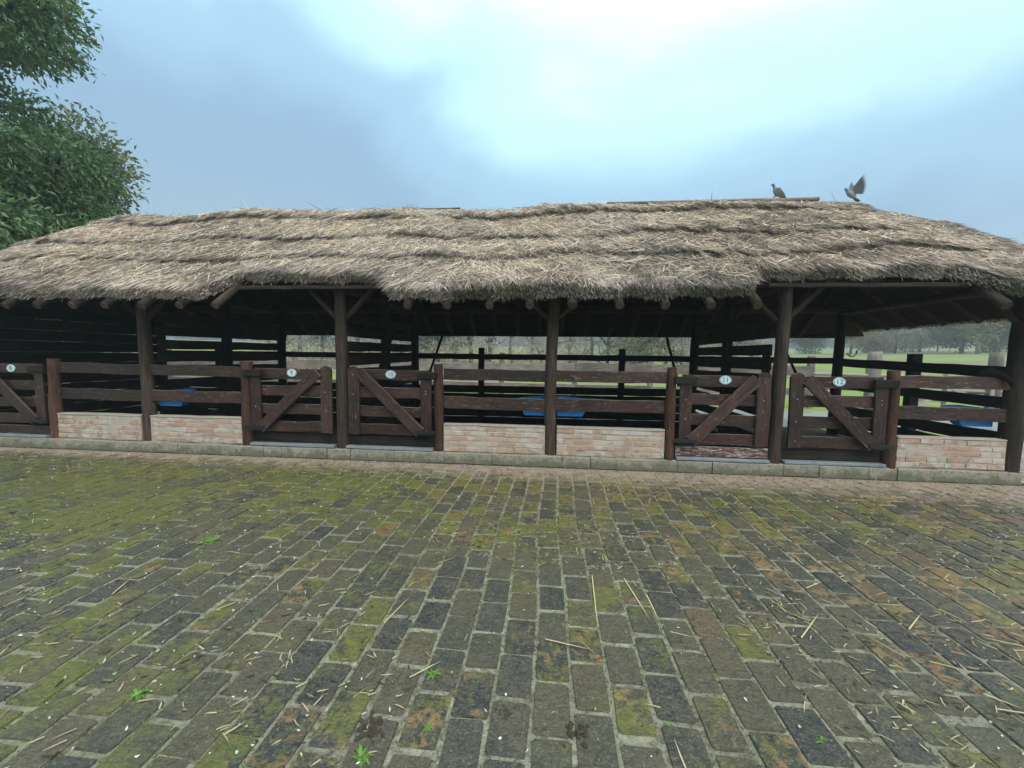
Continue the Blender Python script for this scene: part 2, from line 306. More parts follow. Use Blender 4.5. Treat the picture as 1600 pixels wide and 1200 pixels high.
# ------------------------------------------------------------------ ground, path, paving
tn = sines2(8, .01, .05, 5)
def terr(x, y):
    d = np.hypot(x, y); rise = np.clip(d-20, 0, 330)*.030
    return rise+np.clip(d-20, 0, 60)/60*tn(x, y)*.5-.02
rr = np.concatenate([np.linspace(0, 60, 31), np.geomspace(64, 2500, 40)]); aa = np.linspace(0, 2*math.pi, 97)[:-1]
A, Rr = np.meshgrid(aa, rr); gx, gy = Rr*np.sin(A), Rr*np.cos(A); V = np.stack([gx, gy, terr(gx, gy)], -1).reshape(-1, 3)
i, j = np.meshgrid(np.arange(len(rr)-1), np.arange(96), indexing='ij'); k2 = (j+1) % 96
tag(npmesh('ground', V, [np.stack([i*96+j, (i+1)*96+j, (i+1)*96+k2, i*96+k2], -1).reshape(-1, 4)], M_GRASS, smooth=True), kind='structure')
def sheet(name, x0, x1, y0, y1, z, mat, n=40):
    xs = np.linspace(x0, x1, n); ys = np.linspace(y0, y1, n); X, Y = np.meshgrid(xs, ys); V = np.stack([X, Y, np.full_like(X, z)], -1).reshape(-1, 3)
    i, j = np.meshgrid(np.arange(n-1), np.arange(n-1), indexing='ij'); q = np.stack([i*n+j, i*n+j+1, (i+1)*n+j+1, (i+1)*n+j], -1).reshape(-1, 4)
    return tag(npmesh(name, V, [q], mat), kind='structure')
pave = sheet('pavement', -16, 16, -6, 8.2, -.0075, M_MORTAR)
sheet('stall_floor', -9.3, 5.85, 5.3, 9.2, -.004, M_SOIL)
sheet('path', -30, 30, 9.25, 12.2, -.006, M_PATH)
# individual paving bricks
PW, PL, GAP = .174, .262, .021
def paver(x, y, jit=1.):
    a, b = (PW-GAP)/2+RNG.normal(0, .0025), (PL-GAP)/2+RNG.normal(0, .005); c = .010
    o = np.array([(-a+c, -b), (a-c, -b), (a, -b+c), (a, b-c), (a-c, b), (-a+c, b), (-a, b-c), (-a, -b+c)])
    o = o+np.clip(RNG.normal(0, .003, o.shape), -.0035, .0035); zt = np.clip(RNG.normal(0, .0018), -.0035, .004); tx, ty = np.clip(RNG.normal(0, .011, 2), -.02, .02); ra = RNG.normal(0, .012); o = o@np.array([[math.cos(ra), -math.sin(ra)], [math.sin(ra), math.cos(ra)]])
    top = np.column_stack([o*.965, zt+o[:, 0]*tx+o[:, 1]*ty]); low = np.column_stack([o, np.full(8, -.008)+zt]); bot = np.column_stack([o*1.0, np.full(8, -.03)])
    V = np.concatenate([bot, low, top]); V[:, 0] += x; V[:, 1] += y
    i = np.arange(8); j = (i+1) % 8
    return V, [np.stack([i, j, 8+j, 8+i], 1), np.stack([8+i, 8+j, 16+j, 16+i], 1), np.array([16+i])]
spots = []
for c in range(-75, 76):
    x = -.06+PW*(c+.5); off = (c % 2)*PL*.5+random.uniform(-.03, .03)
    y1 = 5.22 if x < 6.0 else 8.1
    y = -1.0+off
    while y < y1-PL*.5: spots.append((x, y)); y += PL
spots = np.array(spots); WX = lambda x, y: .016*np.sin(1.3*y+.35*x)+.010*np.sin(2.9*y-.8*x+1); spots[:, 0] += WX(spots[:, 0], spots[:, 1]); spots[:, 1] += RNG.normal(0, .004, len(spots))
P3 = np.column_stack([spots, np.zeros(len(spots))])-np.array([0, 0, EYE]); dz = P3@CF; px_ = 800+F*(P3@CR)/dz; py_ = 600-F*(P3@CU)/dz
vis = (dz > .3) & (px_ > -20) & (px_ < 1620) & (py_ < 1235); area = np.where(vis, 1/np.maximum(dz, .3)**3, 0)
near = set(np.argsort(-area)[:300].tolist()); rest = []; rcol = []
for q, (x, y) in enumerate(spots):
    V, Fc = paver(x, y); rc = RNG.uniform(0, 1, 3)
    if q in near:
        V[:, 0] -= x; V[:, 1] -= y
        npmesh('paving_brick', V, Fc, M_PAVE, pave, Matrix.Translation((x, y, 0)), col=np.tile(rc, (len(V), 1)))
    else: rest.append((V, Fc)); rcol.append(np.tile(rc, (len(V), 1)))
V, Fc = merge(rest); tag(npmesh('paving_bricks', V, Fc, M_PAVE, pave, col=np.concatenate(rcol)), kind='stuff')

# ------------------------------------------------------------------ stable: posts, roof
st = empty('thatched_stable', (-1.7, 7, 0), 'long open timber stable with a shaggy grey thatched roof', 'stable')
PX = [-9.04, -6.04, -2.96, .03, 2.93, 5.69]; YF, YM, YR = 5.44, 6.95, 8.5
EZ = lambda Y: 2.30+.8*(Y-4.82)          # front thatch plane
RIDGE = EZ(7.0)
for n, x in enumerate(PX):
    lean = [.0, -.03, -.01, .03, .05, .06][n]
    log('post', st, (x, YF, -.03), (x+lean, YF, 2.45), .088 if n != 5 else .105, .078 if n != 5 else .10, M_POST, .012)
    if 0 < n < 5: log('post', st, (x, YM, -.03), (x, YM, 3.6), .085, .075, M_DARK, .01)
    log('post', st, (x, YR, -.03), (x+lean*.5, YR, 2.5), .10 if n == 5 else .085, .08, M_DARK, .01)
log('wall_plate', st, (-9.7, YF+.02, 2.47), (6.3, YF+.02, 2.47), .085, .075, M_ROOFT, .01)
log('wall_plate', st, (-9.7, YR, 2.48), (6.3, YR, 2.48), .085, .075, M_ROOFT, .01)
log('ridge_beam', st, (-8.2, 7, 3.68), (4.5, 7, 3.68), .08, .08, M_ROOFT, .01)
for n, x in enumerate(PX):
    log('tie_beam', st, (x, YF, 2.42), (x, YR, 2.42), .06, .055, M_ROOFT)
    for s in (-1, 1):
        if abs(x+s*.5) < 9: log('knee_brace', st, (x+s*.06, YF, 1.98), (x+s*.48, YF, 2.42), .035, .035, M_ROOFT)
U = lambda Y: EZ(Y)-.12 if Y <= 7 else RIDGE-.8*(Y-7)-.12
rx = [-9.0+.515*i for i in range(29)]
for x in rx:
    x += random.uniform(-.03, .03)
    inn = (-4.3 < x < -2.15) or (2.6 < x < 4.7)
    ins = max(0, -8.0-x)/.913 if x < -8 else max(0, x-4.4)/.978
    yt = 7-ins
    y0 = 5.24 if inn else 4.83
    if yt > y0+.2:
        o = log('rafter', st, (x, y0, U(y0)-.085), (x, yt, U(yt)-.085), .055, .045, M_ROOFT, .008)
        if not inn:
            o['label'] = 'log rafter with a pale sawn end under the eave'
            V, Fc = rings(np.array([(math.cos(a)*.05, math.sin(a)*.05) for a in np.arange(10)*.628]), [-.008, .004]); npmesh('sawn_end', V, Fc, M_CUT, o, W[o.name].copy())
        log('rafter', st, (x, 9.32, U(9.32)-.085), (x, 14-yt, U(yt)-.085), .05, .045, M_ROOFT, .008)
for y in (5.35, 5.8, 6.25, 6.7):
    hl, hr = -8.0-(7-y)*.8, 4.4+(7-y)*.85
    for yy in (y, 14-y): log('batten', st, (hl, yy, U(yy)-.022), (hr, yy, U(yy)-.022), .024, .022, M_ROOFT, .006)
log('eave_pole', st, (-9.9, 9.33, 1.97), (6.25, 9.30, 1.99), .038, .036, M_DARK, .012)
for x, dx in ((-6.5, .25), (-3.75, -.2), (-2.55, -.18), (2.6, .1), (5.0, .15)): log('strut', st, (x, 9.3, 1.97), (x+dx, 8.62, .9), .028, .028, M_DARK)
for x0, x1 in ((-4.3, -2.15), (2.62, 4.95)): board('fascia_board', st, (x0, 5.16, 2.385), (x1, 5.16, 2.385), .045, .03, M_ROOFT)
for y in np.arange(5.1, 9.1, .55):                                   # rafters of the two hip ends
    for X0, X1, sg in ((4.4, 6.5, 1), (-8.0, -9.9, -1)):
        ry = abs(y-7)/2.3; xs0 = X0+sg*abs(X1-X0)*ry
        log('rafter', st, (X1, y, 2.10), (xs0, y, 2.10+(1-ry)*1.62), .045, .04, M_ROOFT)
for f in (.25, .55, .8):
    for X0, X1 in ((4.4, 6.6), (-8.0, -10.0)):
        xx = X0+(X1-X0)*f; log('batten', st, (xx, 7-2.2*f, U(7-2.3*f)-.02), (xx, 7+2.3*f, U(7-2.3*f)-.02), .022, .022, M_ROOFT)

# --- thatch: four slopes with stepped courses
def sm(x, a, b): u = np.clip((x-a)/(b-a), 0, 1); return u*u*(3-2*u)
wob = sines(7, 2, 14, 21); wob2 = sines(5, .4, 1.8, 22); cw = [sines(6, .5, 3.2, 30+i) for i in range(4)]; bumps = sines2(12, 3, 20, 40); bumps2 = sines2(10, .8, 3, 41)
def notch(x): return sm(x, -4.62, -4.38)*(1-sm(x, -2.35, -1.95))+sm(x, 2.35, 2.75)*(1-sm(x, 4.98, 5.2))
def ye(x): return 4.85+.32*notch(x)+.022*wob(x)+.02*wob2(x)
CB = [.36, 1.0, 1.52, 2.32]
def course(dr, x, ed=1.):
    """thickness above the slope for distance dr below the ridge; also closeness to a butt edge"""
    b = [np.zeros_like(dr)]+[CB[i]+ed*(.042*cw[i](x)+.02*wob(x*1.7+i)+.012*wob(x*4.1+2*i)) for i in range(3)]+[np.full_like(dr, 2.32)]
    off = np.zeros_like(dr); butt = np.zeros_like(dr)
    for i in range(4):
        f = (dr-b[i])/np.maximum(b[i+1]-b[i], .05); m = (f >= 0) & (f < 1)
        th = (.085, .066, .066, .05)[i]*(.3+.7*ed)*(1+ed*.35*cw[(i+1) % 4](x*1.3))
        off = np.where(m, .008+th*np.clip(f, 0, 1)**1.3, off)
        e = (b[i+1]-dr); butt = np.where(m, np.exp(-np.clip(e, 0, 1)/.03), butt)
        below = (dr-b[i]); butt = np.where(m & (i > 0), np.maximum(butt, .8*np.exp(-np.clip(below, 0, 1)/.03)), butt)
    return off, butt
XL = lambda Y: -8.0-(7-Y)*.913; XR = lambda Y: 4.4+(7-Y)*.978
def ridge_extra(x, dr): return (.05*np.exp(-((x+.1)/.35)**2)+.05*np.exp(-((x+5.6)/.5)**2)+.014*wob2(x*1.6)-.02)*np.exp(-dr/.35)
def f_front(a, t):
    x0 = XL(4.7)+(XR(4.7)-XL(4.7))*a; y0 = ye(x0); Y = y0+(7-y0)*t; X = XL(Y)+(XR(Y)-XL(Y))*a
    return X, Y, 7-Y, EZ(Y), X
def f_rear(a, t):
    y0 = 9.45; Y = y0+(7-y0)*t; X = XL(14-Y)+(XR(14-Y)-XL(14-Y))*a
    return X, Y, (Y-7)*.94, RIDGE-.8*(Y-7), X+31
def f_right(a, t):
    r = 1-t; X = 4.4+2.25*r; lo, hi = 7-2.3*r, 7+2.45*r; Y = lo+(hi-lo)*a
    return X, Y, 2.3*r, RIDGE-1.84*r, Y+50
def f_left(a, t):
    r = 1-t; X = -8.0-2.1*r; lo, hi = 7-2.3*r, 7+2.45*r; Y = lo+(hi-lo)*a
    return X, Y, 2.3*r, RIDGE-1.84*r, Y+70
def surf(fn, a, t):
    X, Y, dr, Z, c = fn(a, t); ed = sm(np.minimum(a, 1-a)*(14 if fn in (f_front, f_rear) else 5), .0, .7); off, butt = course(dr, c, ed)
    Z = Z+off+.012*bumps(X, Y)+.018*bumps2(X, Y)+ridge_extra(X, dr)
    return np.stack([X, Y, Z], -1), butt, dr
TB = []; UB = []
for fn, na, ntt in ((f_front, 340, 120), (f_rear, 160, 60), (f_right, 80, 80), (f_left, 80, 80)):
    a, t = np.meshgrid(np.linspace(0, 1, na), np.linspace(0, 1, ntt)); P, bt, dr = surf(fn, a, t)
    X, Y, d2, Z, c = fn(a[:1], t[:1]); low = np.stack([X, Y, Z-.11], -1); ctr = np.array([-1.8, 7.0, 0])
    dirn = {f_front: (0, 1, .8), f_rear: (0, -1, .8), f_right: (-1, 0, .8), f_left: (1, 0, .8)}[fn]
    low = low+np.array(dirn)*.05; P = np.concatenate([low, P], 0); n1 = P.shape[0]
    i, j = np.meshgrid(np.arange(n1-1), np.arange(na-1), indexing='ij'); q = np.stack([i*na+j, i*na+j+1, (i+1)*na+j+1, (i+1)*na+j], -1).reshape(-1, 4)
    TB.append((P.reshape(-1, 3), [q]))
    a, t = np.meshgrid(np.linspace(0, 1, 120), np.linspace(0, 1, 6)); X, Y, d2, Z, c = fn(a, t); Pu = np.stack([X, Y, Z-.12], -1); Pu[0] += np.array(dirn)*.05
    i, j = np.meshgrid(np.arange(5), np.arange(119), indexing='ij'); UB.append((Pu.reshape(-1, 3), [np.stack([i*120+j, (i+1)*120+j, (i+1)*120+j+1, i*120+j+1], -1).reshape(-1, 4)]))
V, Fc = merge(TB); roof = npmesh('thatch_roof', V, Fc, M_TBASE, st, smooth=True)
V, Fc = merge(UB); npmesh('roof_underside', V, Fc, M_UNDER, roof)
# straw on the slopes
lean_n = sines2(8, .3, 1.6, 51); tone_n = sines2(10, .5, 3, 52); tone_n2 = sines2(10, 3, 9, 53)
def straw_cols(n, X, Y, butt, moss):
    g = RNG.uniform(0, 1, n)[:, None]; tan = (RNG.uniform(0, 1, n) < .20+.16*np.clip(tone_n(X, Y), -1, 1))[:, None]
    grey = np.array([.38, .32, .285])+(np.array([.86, .745, .675])-np.array([.38, .32, .285]))*g
    tn_ = np.array([.46, .345, .25])+(np.array([.82, .66, .52])-np.array([.46, .345, .25]))*g
    c = np.where(tan, tn_, grey)*(1+.16*np.clip(tone_n2(X, Y), -1.5, 1.5)+.13*np.clip(tone_n(X*.8, Y*2), -1.5, 1.5))[:, None]
    c *= np.where(RNG.uniform(0, 1, n) < .28, .32, 1)[:, None]
    dk = np.clip(butt, 0, 1)[:, None]; c = c*(1-.45*dk)+dk*.45*np.array([.13, .125, .11])
    c = np.where(moss[:, None], c*.25+np.array([.045, .065, .015]), c)
    return np.repeat(c, 5, 0)
SP = []; SC = []
def add_straw(fn, n, tmin=0., lmul=1.):
    a = RNG.uniform(0, 1, n); t = tmin+RNG.uniform(0, 1, n)*(1-tmin)
    wgt = {f_front: lambda Y: (XR(Y)-XL(Y))/17., f_rear: lambda Y: (XR(14-Y)-XL(14-Y))/17.}.get(fn)
    if wgt is None: keep = RNG.uniform(0, 1, n) < 1-t*.95
    else: keep = np.ones(n, bool)
    a, t = a[keep], t[keep]; n = len(a)
    P, butt, dr = surf(fn, a, t); e = 1e-3
    Pd, _, _ = surf(fn, a, np.clip(t-.015, 0, 1)); X, Y, _, Z, _ = fn(a, t); X2, Y2, _, Z2, _ = fn(a, t-.01)
    down = nrm(np.stack([X2-X, Y2-Y, Z2-Z], -1)); up = np.array([0, 0, 1.]); across = nrm(np.cross(down, up)); nor = nrm(np.cross(across, down)); nor *= np.sign(nor[:, 2:3])
    wild = RNG.uniform(0, 1, n) < .16
    ang = .30*lean_n(X, Y)+.25*tone_n2(X*2.2, Y*2.2)+RNG.normal(0, .34, n)+np.where(wild, RNG.normal(0, .8, n), 0)
    lift = (np.abs(RNG.normal(.03, .06, n))+.10*butt-.02)*np.clip(dr/.2, .1, 1)
    D = down*np.cos(ang)[:, None]+across*np.sin(ang)[:, None]+nor*lift[:, None]
    Lh = RNG.uniform(.10, .38, n)*lmul*(1-.5*butt); Wd = RNG.uniform(.0035, .0095, n)*(1+.5*(lmul-1))
    moss = (RNG.uniform(0, 1, n) < .03*butt*(dr > 2))
    P = P+nor*RNG.uniform(.0, .02, n)[:, None]-D*Lh[:, None]*.4*np.clip(dr/.3, 0, 1)[:, None]
    SP.append(blades(P, D, Lh, Wd, 0.)); SC.append(straw_cols(n, X, Y, butt, moss))
add_straw(f_front, 200000); add_straw(f_right, 34000); add_straw(f_left, 30000); add_straw(f_rear, 30000, lmul=1.5)
n = 9000; a = RNG.uniform(.01, .99, n); t = RNG.uniform(.03, .9, n); P, butt, dr = surf(f_front, a, t); th = np.where(RNG.uniform(0, 1, n) < .5, RNG.normal(-.9, .35, n), RNG.normal(.8, .5, n))
D = np.stack([np.sin(th), -np.cos(th)*.78, -np.cos(th)*.62+.04], -1); Lh = RNG.uniform(.12, .36, n); c = np.repeat((np.array([.68, .565, .44])+RNG.normal(0, .07, (n, 1)))*RNG.uniform(.75, 1.15, (n, 1)), 5, 0)
SP.append(blades(P+np.array([0, -.015, .025])-D*Lh[:, None]*.5, D, Lh, RNG.uniform(.006, .011, n))); SC.append(c)
# fringe of butt ends along the eaves
def fringe(fn, n, y=1.):
    a = RNG.uniform(0, 1, n); h = RNG.uniform(0, 1, n); X, Y, dr, Z, c = fn(a, np.zeros(n)); P0, butt, _ = surf(fn, a, np.zeros(n)); X2, Y2, _, Z2, _ = fn(a, np.full(n, .02))
    inw = nrm(np.stack([X2-X, Y2-Y, np.zeros(n)], -1)); low = np.stack([X, Y, Z-.10], -1)+inw*.05
    P = P0+(low-P0)*h[:, None]+RNG.normal(0, .008, (n, 3)); ac = np.stack([-inw[:, 1], inw[:, 0], np.zeros(n)], -1)
    D = -inw*RNG.uniform(.25, .9, n)[:, None]-np.array([0, 0, 1])*RNG.uniform(.35, 1, n)[:, None]+ac*RNG.normal(0, .35, n)[:, None]
    Lh = RNG.uniform(.025, .065, n); Lh[RNG.uniform(0, 1, n) < .03] *= 1.9
    mpat = tone_n(X*1.7+4, Y)+.6*tone_n2(X, Y*2); moss = (RNG.uniform(0, 1, n) < np.clip(.22+.45*mpat, 0, .85)*(h > .35))
    SP.append(blades(P+inw*.015, D, Lh, RNG.uniform(.004, .009, n))); SC.append(straw_cols(n, X, Y, np.clip(h*.75, 0, .7), moss))
fringe(f_front, 42000); fringe(f_right, 9000); fringe(f_left, 7000); fringe(f_rear, 16000)
n = 450; a = RNG.uniform(0, 1, n); P, _, _ = surf(f_front, a, np.ones(n)); D = np.stack([RNG.normal(0, 1, n), -np.abs(RNG.normal(.3, .3, n)), RNG.uniform(-.1, .22, n)], -1); SP.append(blades(P, D, RNG.uniform(.05, .18, n), np.full(n, .005))); SC.append(straw_cols(n, P[:, 0], P[:, 1], np.zeros(n), np.zeros(n, bool)))
V, Fc = merge(SP); tag(npmesh('straw', V, Fc, M_STRAW, roof, col=np.concatenate(SC)), kind='stuff')
# ridge pole on its little saddles
log('ridge_pole', st, (-3.4, 6.98, 4.02), (-1.6, 6.98, 4.025), .03, .03, M_POST, .0)
pole = log('ridge_pole', st, (.9, 6.98, 4.055), (4.22, 6.98, 4.05), .032, .036, M_GREY, .0)
for x in (1.5, 2.1, 2.75, 3.52, 4.05): log('pole_saddle', st, (x-.03, 6.92, 3.96), (x+.05, 7.08, 4.02), .035, .035, M_POST)

# ------------------------------------------------------------------ partitions, rear rails
def partition(x, label, z0, z1, pitch, wd, y0=5.62, y1=8.45):
    e = empty('stall_partition', (x, 7, 0), label, 'partition', 'plank partitions between the stalls'); z = z1
    while z > z0:
        tilt = random.uniform(-.02, .02); board('plank', e, (x+.0, y0, z-wd/2+tilt), (x+.0, y1, z-wd/2-tilt), wd, .03, M_DARK); z -= pitch
    return e
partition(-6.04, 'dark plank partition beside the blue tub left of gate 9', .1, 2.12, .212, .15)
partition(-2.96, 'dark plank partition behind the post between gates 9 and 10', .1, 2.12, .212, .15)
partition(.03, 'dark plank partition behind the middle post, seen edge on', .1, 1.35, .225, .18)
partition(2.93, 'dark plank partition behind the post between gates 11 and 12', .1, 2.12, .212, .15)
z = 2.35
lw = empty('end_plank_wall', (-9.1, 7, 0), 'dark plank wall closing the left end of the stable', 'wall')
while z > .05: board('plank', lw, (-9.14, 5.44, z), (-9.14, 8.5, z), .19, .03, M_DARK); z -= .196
rear = empty('rear_rail_fence', (0, 8.5, 0), 'dark rail fence with square posts along the open back of stable', 'fence')
for k in range(0, 5):
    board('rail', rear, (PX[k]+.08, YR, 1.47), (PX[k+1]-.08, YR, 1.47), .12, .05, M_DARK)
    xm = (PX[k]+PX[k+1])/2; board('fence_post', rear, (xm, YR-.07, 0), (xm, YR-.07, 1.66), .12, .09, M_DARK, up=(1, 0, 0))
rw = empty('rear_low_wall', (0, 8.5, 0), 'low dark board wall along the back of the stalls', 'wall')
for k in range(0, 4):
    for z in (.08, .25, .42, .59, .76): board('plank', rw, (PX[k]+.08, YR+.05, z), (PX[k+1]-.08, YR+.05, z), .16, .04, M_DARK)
side = empty('end_rail_fence', (5.69, 7, 0), 'dark rail fence sloping back from the right corner post', 'fence')
board('rail', side, (5.69, 5.54, 1.36), (5.69, 8.42, 1.44), .15, .05, M_DARK); board('rail', side, (5.69, 5.54, .98), (5.69, 8.42, 1.0), .15, .05, M_DARK)
for z in (.12, .32, .52): board('rail', side, (5.69, 5.54, z), (5.69, 8.42, z), .17, .04, M_DARK)
board('fence_post', side, (5.78, 6.95, 0), (5.80, 6.95, 1.6), .14, .12, M_DARK, up=(1, 0, 0))

# ------------------------------------------------------------------ stable front: kerb, brick walls, rails, gates
kerb = empty('concrete_kerb', (-1.7, 5.38, 0), 'low pale concrete kerb along the foot of the stable front', 'kerb')
x = -9.1
while x < 5.72:
    ln = random.uniform(.28, 1.0); x1 = min(x+ln, 5.74)
    if x1-x > .12: board('kerb_block', kerb, (x+.004, 5.40+random.uniform(-.006, .006), .066+random.uniform(-.005, .004)), (x1-.004, 5.40+random.uniform(-.006, .006), .066+random.uniform(-.005, .004)), .16, .15, M_CONC, jit=.005, bev=.012)
    x = x1
GP = [-7.6, -4.41, -1.53, 1.6, 4.30]
def low_wall(xa, xb, label):
    e = empty('brick_wall', ((xa+xb)/2, 5.43, .15), label, 'wall', 'low brick walls along the stable front')
    board('mortar_bed', e, (xa, 5.43, .335), (xb, 5.43, .335), .37, .105, M_WMORT, jit=.002)
    board('coping', e, (xa, 5.43, .531), (xb, 5.43, .531), .02, .125, M_WMORT, jit=.003)
    n = 5; h = .0735; lb = .265
    for r in range(n):
        z = .155+h*(r+.5); x = xa-(lb*.5 if r % 2 else 0)+random.uniform(-.02, .02)
        while x < xb:
            l2 = lb*random.uniform(.88, 1.06); a, b2 = max(x, xa)+.006, min(x+l2, xb)-.006
            if b2-a > .03: board('brick', e, (a, 5.43+random.uniform(-.003, .002), z+random.uniform(-.003, .003)), (b2, 5.43, z+random.uniform(-.003, .003)), h-.015, .113, M_WBRICK, jit=.005, bev=.005)
            x += l2
low_wall(-7.53, -6.12, 'low whitewashed brick wall at far left, beside gate 8')
low_wall(-5.96, -4.48, 'low whitewashed brick wall left of gate 9')
low_wall(-1.46, -.05, 'low reddish brick wall right of gate 10')
low_wall(.11, 1.53, 'low pinkish brick wall left of gate 11')
low_wall(4.37, 5.60, 'low patchy brick wall at the right corner post')
def bay(xg, xp, label, m=M_RAIL):
    e = empty('rail_fence', (xg, 5.44, 0), label, 'fence', 'railed bays of the stable front'); s = 1 if xp > xg else -1
    log('gate_post', e, (xg, 5.42, -.02), (xg+random.uniform(-.02, .02), 5.42, 1.37), .078, .07, M_RPOST, .006, rough=.09)
    a, b = sorted((xg+s*.05, xp-s*.04))
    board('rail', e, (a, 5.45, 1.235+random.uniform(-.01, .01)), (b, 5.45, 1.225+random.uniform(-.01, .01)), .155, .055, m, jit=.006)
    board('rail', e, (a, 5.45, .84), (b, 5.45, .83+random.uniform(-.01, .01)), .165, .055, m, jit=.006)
bay(-7.6, -6.04, 'dark two-rail bay above the leftmost brick wall', M_GATE)
bay(-4.41, -6.04, 'two-rail bay in front of the blue tub left of gate 9', M_GATE)
bay(-1.53, .03, 'brown two-rail bay between gate 10 and the middle post')
bay(1.6, .03, 'worn two-rail bay between the middle post and gate 11')
bay(4.30, 5.69, 'reddish two-rail bay between gate 12 and right corner post')
def text_mesh(body, size):
    c = bpy.data.curves.new('t', 'FONT'); c.body = body; c.size = size; c.align_x = 'CENTER'; c.align_y = 'CENTER'; c.extrude = .0012
    o = bpy.data.objects.new('t', c); COL.objects.link(o); bpy.context.view_layer.update()
    me = bpy.data.meshes.new_from_object(o.evaluated_get(bpy.context.evaluated_depsgraph_get())); bpy.data.objects.remove(o); return me
def gate(xh, xf, num, label):
    """xh hinge side x, xf free side x"""
    e = empty('stable_gate', ((xh+xf)/2, 5.40, .2), label, 'gate', 'numbered plank gates of the stable'); s = 1 if xf > xh else -1; y = 5.40
    a, b = sorted((xh, xf))
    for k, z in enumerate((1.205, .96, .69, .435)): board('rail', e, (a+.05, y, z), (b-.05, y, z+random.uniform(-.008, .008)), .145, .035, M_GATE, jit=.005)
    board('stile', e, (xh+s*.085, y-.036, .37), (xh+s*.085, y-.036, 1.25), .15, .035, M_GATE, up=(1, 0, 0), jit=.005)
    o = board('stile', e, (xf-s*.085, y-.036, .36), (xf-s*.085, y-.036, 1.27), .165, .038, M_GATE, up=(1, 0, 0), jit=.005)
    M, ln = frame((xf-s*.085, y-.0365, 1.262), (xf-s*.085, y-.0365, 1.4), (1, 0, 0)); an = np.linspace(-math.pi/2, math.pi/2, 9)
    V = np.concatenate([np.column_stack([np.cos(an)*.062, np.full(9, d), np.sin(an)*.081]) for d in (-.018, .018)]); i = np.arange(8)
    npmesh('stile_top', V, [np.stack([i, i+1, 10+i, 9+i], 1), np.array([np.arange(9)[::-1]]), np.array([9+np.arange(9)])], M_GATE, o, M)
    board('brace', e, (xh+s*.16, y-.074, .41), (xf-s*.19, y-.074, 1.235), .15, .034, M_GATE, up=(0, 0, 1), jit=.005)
    board('hinge_block', e, (xh-s*.07, y-.075, 1.205), (xh+s*.2, y-.075, 1.205), .10, .045, M_DARK, bev=.02); board('strap_hinge', e, (xh-s*.06, y-.101, .42), (xh+s*.22, y-.101, .42), .05, .012, M_IRON)
    for q in range(10):
        bx = random.choice([xh+s*.085, xf-s*.085]); bz = random.choice((1.205, .96, .69, .435))+random.uniform(-.04, .04)
        if q < 6: V, Fc = rings(np.array([(math.cos(k)*.009, math.sin(k)*.009) for k in np.arange(6)*1.047]), [0, .006]); npmesh('bolt', V, Fc, M_GALV, e, frame((bx, y-.055, bz), (bx, y-.07, bz))[0])
    cx = (a+b)/2+.01; an = np.arange(28)*2*math.pi/28; R = Matrix.Rotation(math.pi/2, 4, 'X'); Mp = Matrix.Translation((cx, y-.0205, 1.215))@R
    V = np.concatenate([np.column_stack([np.cos(an)*.075*k, np.sin(an)*.057*k, np.full(28, d)]) for k, d in ((1, -.002), (1, .003), (.93, .006))]); i = np.arange(28); j = (i+1) % 28
    pl = npmesh('number_plate', V, [np.stack([i, j, 28+j, 28+i], 1), np.stack([28+i, 28+j, 56+j, 56+i], 1), np.array([56+i])], M_ENAM, e, Mp); pl['label'] = 'oval white enamel plate reading '+num
    V = np.concatenate([np.column_stack([np.cos(an)*.075*k, np.sin(an)*.057*k, np.full(28, d)]) for k, d in ((.90, .0058), (.90, .0078), (.85, .0078), (.85, .0058))])
    npmesh('plate_border', V, [np.stack([r*28+i, r*28+j, (r+1)*28+j, (r+1)*28+i], 1) for r in range(3)], M_ENAM if num == '8' else M_INK, pl, Mp)
    me = text_mesh(num, .088); me.materials.clear(); me.materials.append(M_INK); o = bpy.data.objects.new('numeral', me); link(o, Mp@Matrix.Translation((0, 0, .0075)), pl)
    # threshold below
    return e
gate(-7.7, -8.9, '8', 'dark plank gate numbered 8 at the far left edge')
gate(-4.32, -3.08, '9', 'plank gate numbered 9, brace rising to the right')
gate(-1.62, -2.84, '10', 'dark plank gate numbered 10, brace falling to the right')
gate(1.69, 2.82, '11', 'reddish plank gate numbered 11, above a peeling board')
gate(4.21, 3.05, '12', 'reddish plank gate numbered 12, brace falling to the right')
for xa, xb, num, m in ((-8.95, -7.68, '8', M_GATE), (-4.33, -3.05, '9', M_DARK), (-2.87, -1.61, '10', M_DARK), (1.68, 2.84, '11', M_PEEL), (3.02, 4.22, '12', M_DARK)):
    o = board('threshold_board', None, (xa, 5.45 if m is M_DARK else 5.41, .265), (xb, 5.45 if m is M_DARK else 5.41, .265), .13, .04, m, jit=.004)  # all but the peeling board stand in for the shaded gap below the gate
    tag(o, ('peeling white and brown' if m is M_PEEL else 'dark gap-shade')+' threshold board under gate '+{'8': 'eight at far left', '9': 'nine', '10': 'ten', '11': 'eleven', '12': 'twelve'}[num], 'board')
    o = board('threshold_strip', kerb, (xa, 5.375, .172), (xb, 5.375, .172), .035, .10, M_GALV, jit=.002)

